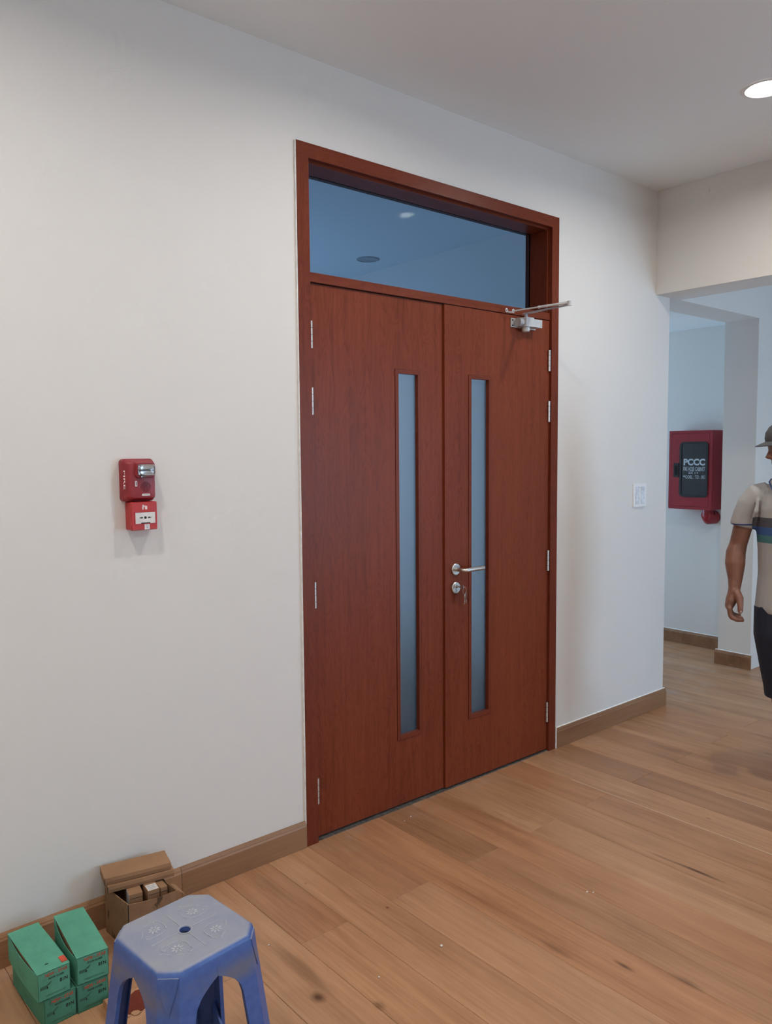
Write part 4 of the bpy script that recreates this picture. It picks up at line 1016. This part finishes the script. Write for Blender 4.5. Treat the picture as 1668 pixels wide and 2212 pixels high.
# legs: the right one trailing, the left one forward
def leg_limb(hip, knee, ank, toe):
    hip, knee, ank, toe = map(Vector, (hip, knee, ank, toe))
    m1 = hip.lerp(knee, 0.5); c1 = knee.lerp(ank, 0.30)+Vector((0, 0.014, 0)); c2 = knee.lerp(ank, 0.72)
    limb(b, [hip+Vector((0, 0, -0.03)), m1, knee+Vector((0, 0, 0.03)), knee+Vector((0, -0.004, -0.02)), c1, c2, ank], [0.072, 0.068, 0.054, 0.051, 0.053, 0.037, 0.034])
    d_ = (toe-ank); d_.z = 0; L_ = d_.length; d_.normalize(); gz = toe.z
    tube(b, [Vector((ank.x, ank.y, gz+0.03))-d_*0.045, Vector((ank.x, ank.y, gz+0.040)), Vector((ank.x, ank.y, gz+0.038))+d_*0.06, Vector((ank.x, ank.y, gz+0.024))+d_*(L_-0.03), Vector((ank.x, ank.y, gz+0.018))+d_*L_], [0.026, 0.035, 0.036, (0.044, 0.022), (0.030, 0.014)], 16)
    limb(b, [ank, Vector((ank.x, ank.y, gz+0.045))], [0.034, 0.036])
RA, RT, LA, LT_ = (0.010, 0.17, 0.090), (-0.020, -0.010, 0.013), (0.110, -0.13, 0.090), (0.135, -0.315, 0.013)
leg_limb((-0.088, 0.0, 0.80), (-0.045, 0.02, 0.440), RA, RT)
leg_limb((0.088, 0.0, 0.80), (0.100, -0.100, 0.440), LA, LT_)
body = remesh('body', b, M_SKIN, pr_, 0.0042, 5)
for s in (-1, 1):
    e_ = BM(); sphere(e_, (s*0.031, -0.078, 0.066), (0.012, 0.009, 0.008), 12, 8, M=HM); obj('eye', e_, M_EYE, pr_, world=False, smooth=True)
    e_ = BM(); sphere(e_, (s*0.031, -0.0855, 0.066), (0.0045, 0.003, 0.0045), 10, 6, M=HM); obj('iris', e_, M_HAIR, pr_, world=False, smooth=True)
    e_ = BM(); tube(e_, [HM @ Vector((s*0.014, -0.092, 0.084)), HM @ Vector((s*0.032, -0.089, 0.088)), HM @ Vector((s*0.050, -0.076, 0.083))], [0.003, 0.004, 0.002], 8); obj('eyebrow', e_, M_HAIR, pr_, world=False, smooth=True)
n_ = BM(); sphere(n_, tuple(RW+Vector((0.028, -0.0735, -0.090))), (0.0055, 0.003, 0.0075), 10, 6); obj('thumbnail', n_, M_NAIL, pr_, world=False, smooth=True)
# hair under the cap, cap crown and peak
b = BM(); loft(b, [[HM @ p_ for p_ in ell((0, yo, z), rx, ry, 28)] for z, rx, ry, yo in ((0.030, 0.062, 0.060, 0.034), (0.055, 0.074, 0.080, 0.024), (0.085, 0.079, 0.092, 0.014), (0.110, 0.079, 0.096, 0.010), (0.13, 0.07, 0.085, 0.01))]); obj('hair', b, M_HAIR, pr_, world=False, smooth=True)
cp = empty('cap', (0, 0, 1.5)); cp.parent = pr_
b = BM(); loft(b, [[HM @ p_ for p_ in ell((0, yo, z), rx, ry, 32)] for z, rx, ry, yo in ((0.098, 0.083, 0.106, 0.004), (0.115, 0.084, 0.107, 0.004), (0.140, 0.080, 0.102, 0.006), (0.162, 0.067, 0.086, 0.008), (0.177, 0.046, 0.060, 0.009), (0.184, 0.018, 0.024, 0.009))])
for v in b.verts: v.co.z -= 1.5
obj('crown', b, M_CAP, cp, world=False, smooth=True)
b = BM(); rows = []
for k in range(13):
    a = math.radians(-68+136*k/12); q = math.cos(math.radians(-68+136*k/12))
    x_, yi = 0.083*math.sin(a), -0.104*math.cos(a)+0.006
    dpt = 0.050*max(0.0, q)**0.7
    rows.append([HM @ Vector((x_, yi+0.004, 0.104-0.010*(1-q))), HM @ Vector((x_*0.96, yi-dpt, 0.090-0.014*(1-q))), HM @ Vector((x_*0.96, yi-dpt, 0.087-0.014*(1-q))), HM @ Vector((x_, yi+0.004, 0.100-0.010*(1-q)))])
loft(b, rows)
for v in b.verts: v.co.z -= 1.5
obj('peak', b, M_CAP, cp, world=False, smooth=True)
# polo shirt
b = BM()
loft(b, [ell((0, 0.004, z), rx, ry, 28) for z, rx, ry in ((0.775, 0.166, 0.122), (0.80, 0.168, 0.123), (0.86, 0.163, 0.116), (0.95, 0.158, 0.108), (1.06, 0.162, 0.110), (1.15, 0.170, 0.116), (1.24, 0.176, 0.112), (1.30, 0.168, 0.098), (1.335, 0.142, 0.082), (1.358, 0.105, 0.070), (1.375, 0.070, 0.064))])
for s in (-1, 1):
    tube(b, [(s*0.120, 0.0, 1.312), (s*0.165, 0.002, 1.296), (s*0.194, 0.004, 1.255), (s*0.212, 0.007, 1.205), (s*0.224, 0.010, 1.158), (s*0.225, 0.010, 1.154)], [0.048, 0.058, (0.054, 0.060), (0.050, 0.060), (0.049, 0.060), (0.046, 0.057)], 20)
    # soft folds over the sleeve and chest
    tube(b, [(s*0.165, -0.062, 1.285), (s*0.172, -0.072, 1.23), (s*0.190, -0.058, 1.185)], [0.006, 0.012, 0.005], 8)
remesh('polo_shirt', b, M_POLO, pr_, 0.006, 5)
cl_ = empty('collar', (0, 0, 1.36)); cl_.parent = pr_
for s in (-1, 1):
    b = BM(); b2 = BM()
    path = [(0.0, 0.072, 1.398), (s*0.045, 0.062, 1.396), (s*0.070, 0.028, 1.388), (s*0.070, -0.015, 1.374), (s*0.050, -0.056, 1.352), (s*0.018, -0.078, 1.330)]
    outp = [(0.0, 0.094, 1.362), (s*0.058, 0.082, 1.360), (s*0.112, 0.034, 1.368), (s*0.122, -0.028, 1.358), (s*0.108, -0.090, 1.318), (s*0.040, -0.110, 1.285)]
    rows = [[Vector(p0), Vector(p1), Vector(p1)+Vector((0, 0, -0.004)), Vector(p0)+Vector((0, 0, -0.004))] for p0, p1 in zip(path, outp)]
    loft(b, rows); tube(b2, outp, 0.0036, 8)
    for bb, nm, m in ((b, 'collar_leaf', M_COLLAR), (b2, 'collar_piping', M_PIPING)):
        for v in bb.verts: v.co.z -= 1.36
        obj(nm, bb, m, cl_, world=False, smooth=True)
# knee length shorts
b = BM()
loft(b, [ell((0, 0.004, z), rx, ry, 28) for z, rx, ry in ((0.73, 0.150, 0.110), (0.79, 0.158, 0.115), (0.85, 0.150, 0.108), (0.88, 0.146, 0.10))])
tube(b, [(-0.082, 0.0, 0.80), (-0.082, -0.008, 0.68), (-0.064, 0.000, 0.54), (-0.050, 0.012, 0.44), (-0.046, 0.016, 0.395)], [0.088, 0.088, 0.079, 0.073, 0.072], 22)
tube(b, [(0.082, 0.0, 0.80), (0.090, -0.035, 0.68), (0.096, -0.075, 0.54), (0.100, -0.098, 0.44), (0.100, -0.100, 0.400)], [0.088, 0.088, 0.080, 0.075, 0.074], 22)
remesh('shorts', b, M_NAVY, pr_, 0.006, 4)
for (ax_, ay_, _), (tx_, ty_, _2) in ((RA, RT), (LA, LT_)):
    a_, t_ = Vector((ax_, ay_, 0)), Vector((tx_, ty_, 0)); d_ = (t_-a_).normalized(); n_ = Vector((d_.y, -d_.x, 0)); L_ = (t_-a_).length
    out_ = [(-0.055, 0.022), (-0.030, 0.034), (0.04, 0.034), (L_-0.05, 0.047), (L_, 0.040), (L_+0.012, 0.018)]
    poly = [a_+d_*u+n_*v for u, v in out_]+[a_+d_*u-n_*v for u, v in reversed(out_)]
    b = BM(); loft(b, [[Vector((p_.x, p_.y, 0.0)) for p_ in poly], [Vector((p_.x, p_.y, 0.016)) for p_ in poly]]); obj('sandal_sole', b, M_SANDAL, pr_, world=False, bevel=0.003)
    b = BM(); c_ = a_+d_*(L_-0.060)
    tube(b, [c_+n_*0.047+Vector((0, 0, 0.014)), c_+n_*0.040+Vector((0, 0, 0.044)), c_+Vector((0, 0, 0.058)), c_-n_*0.040+Vector((0, 0, 0.044)), c_-n_*0.047+Vector((0, 0, 0.014))], [(0.016, 0.004)]*5, 10); obj('sandal_strap', b, M_SANDAL, pr_, world=False, smooth=True)
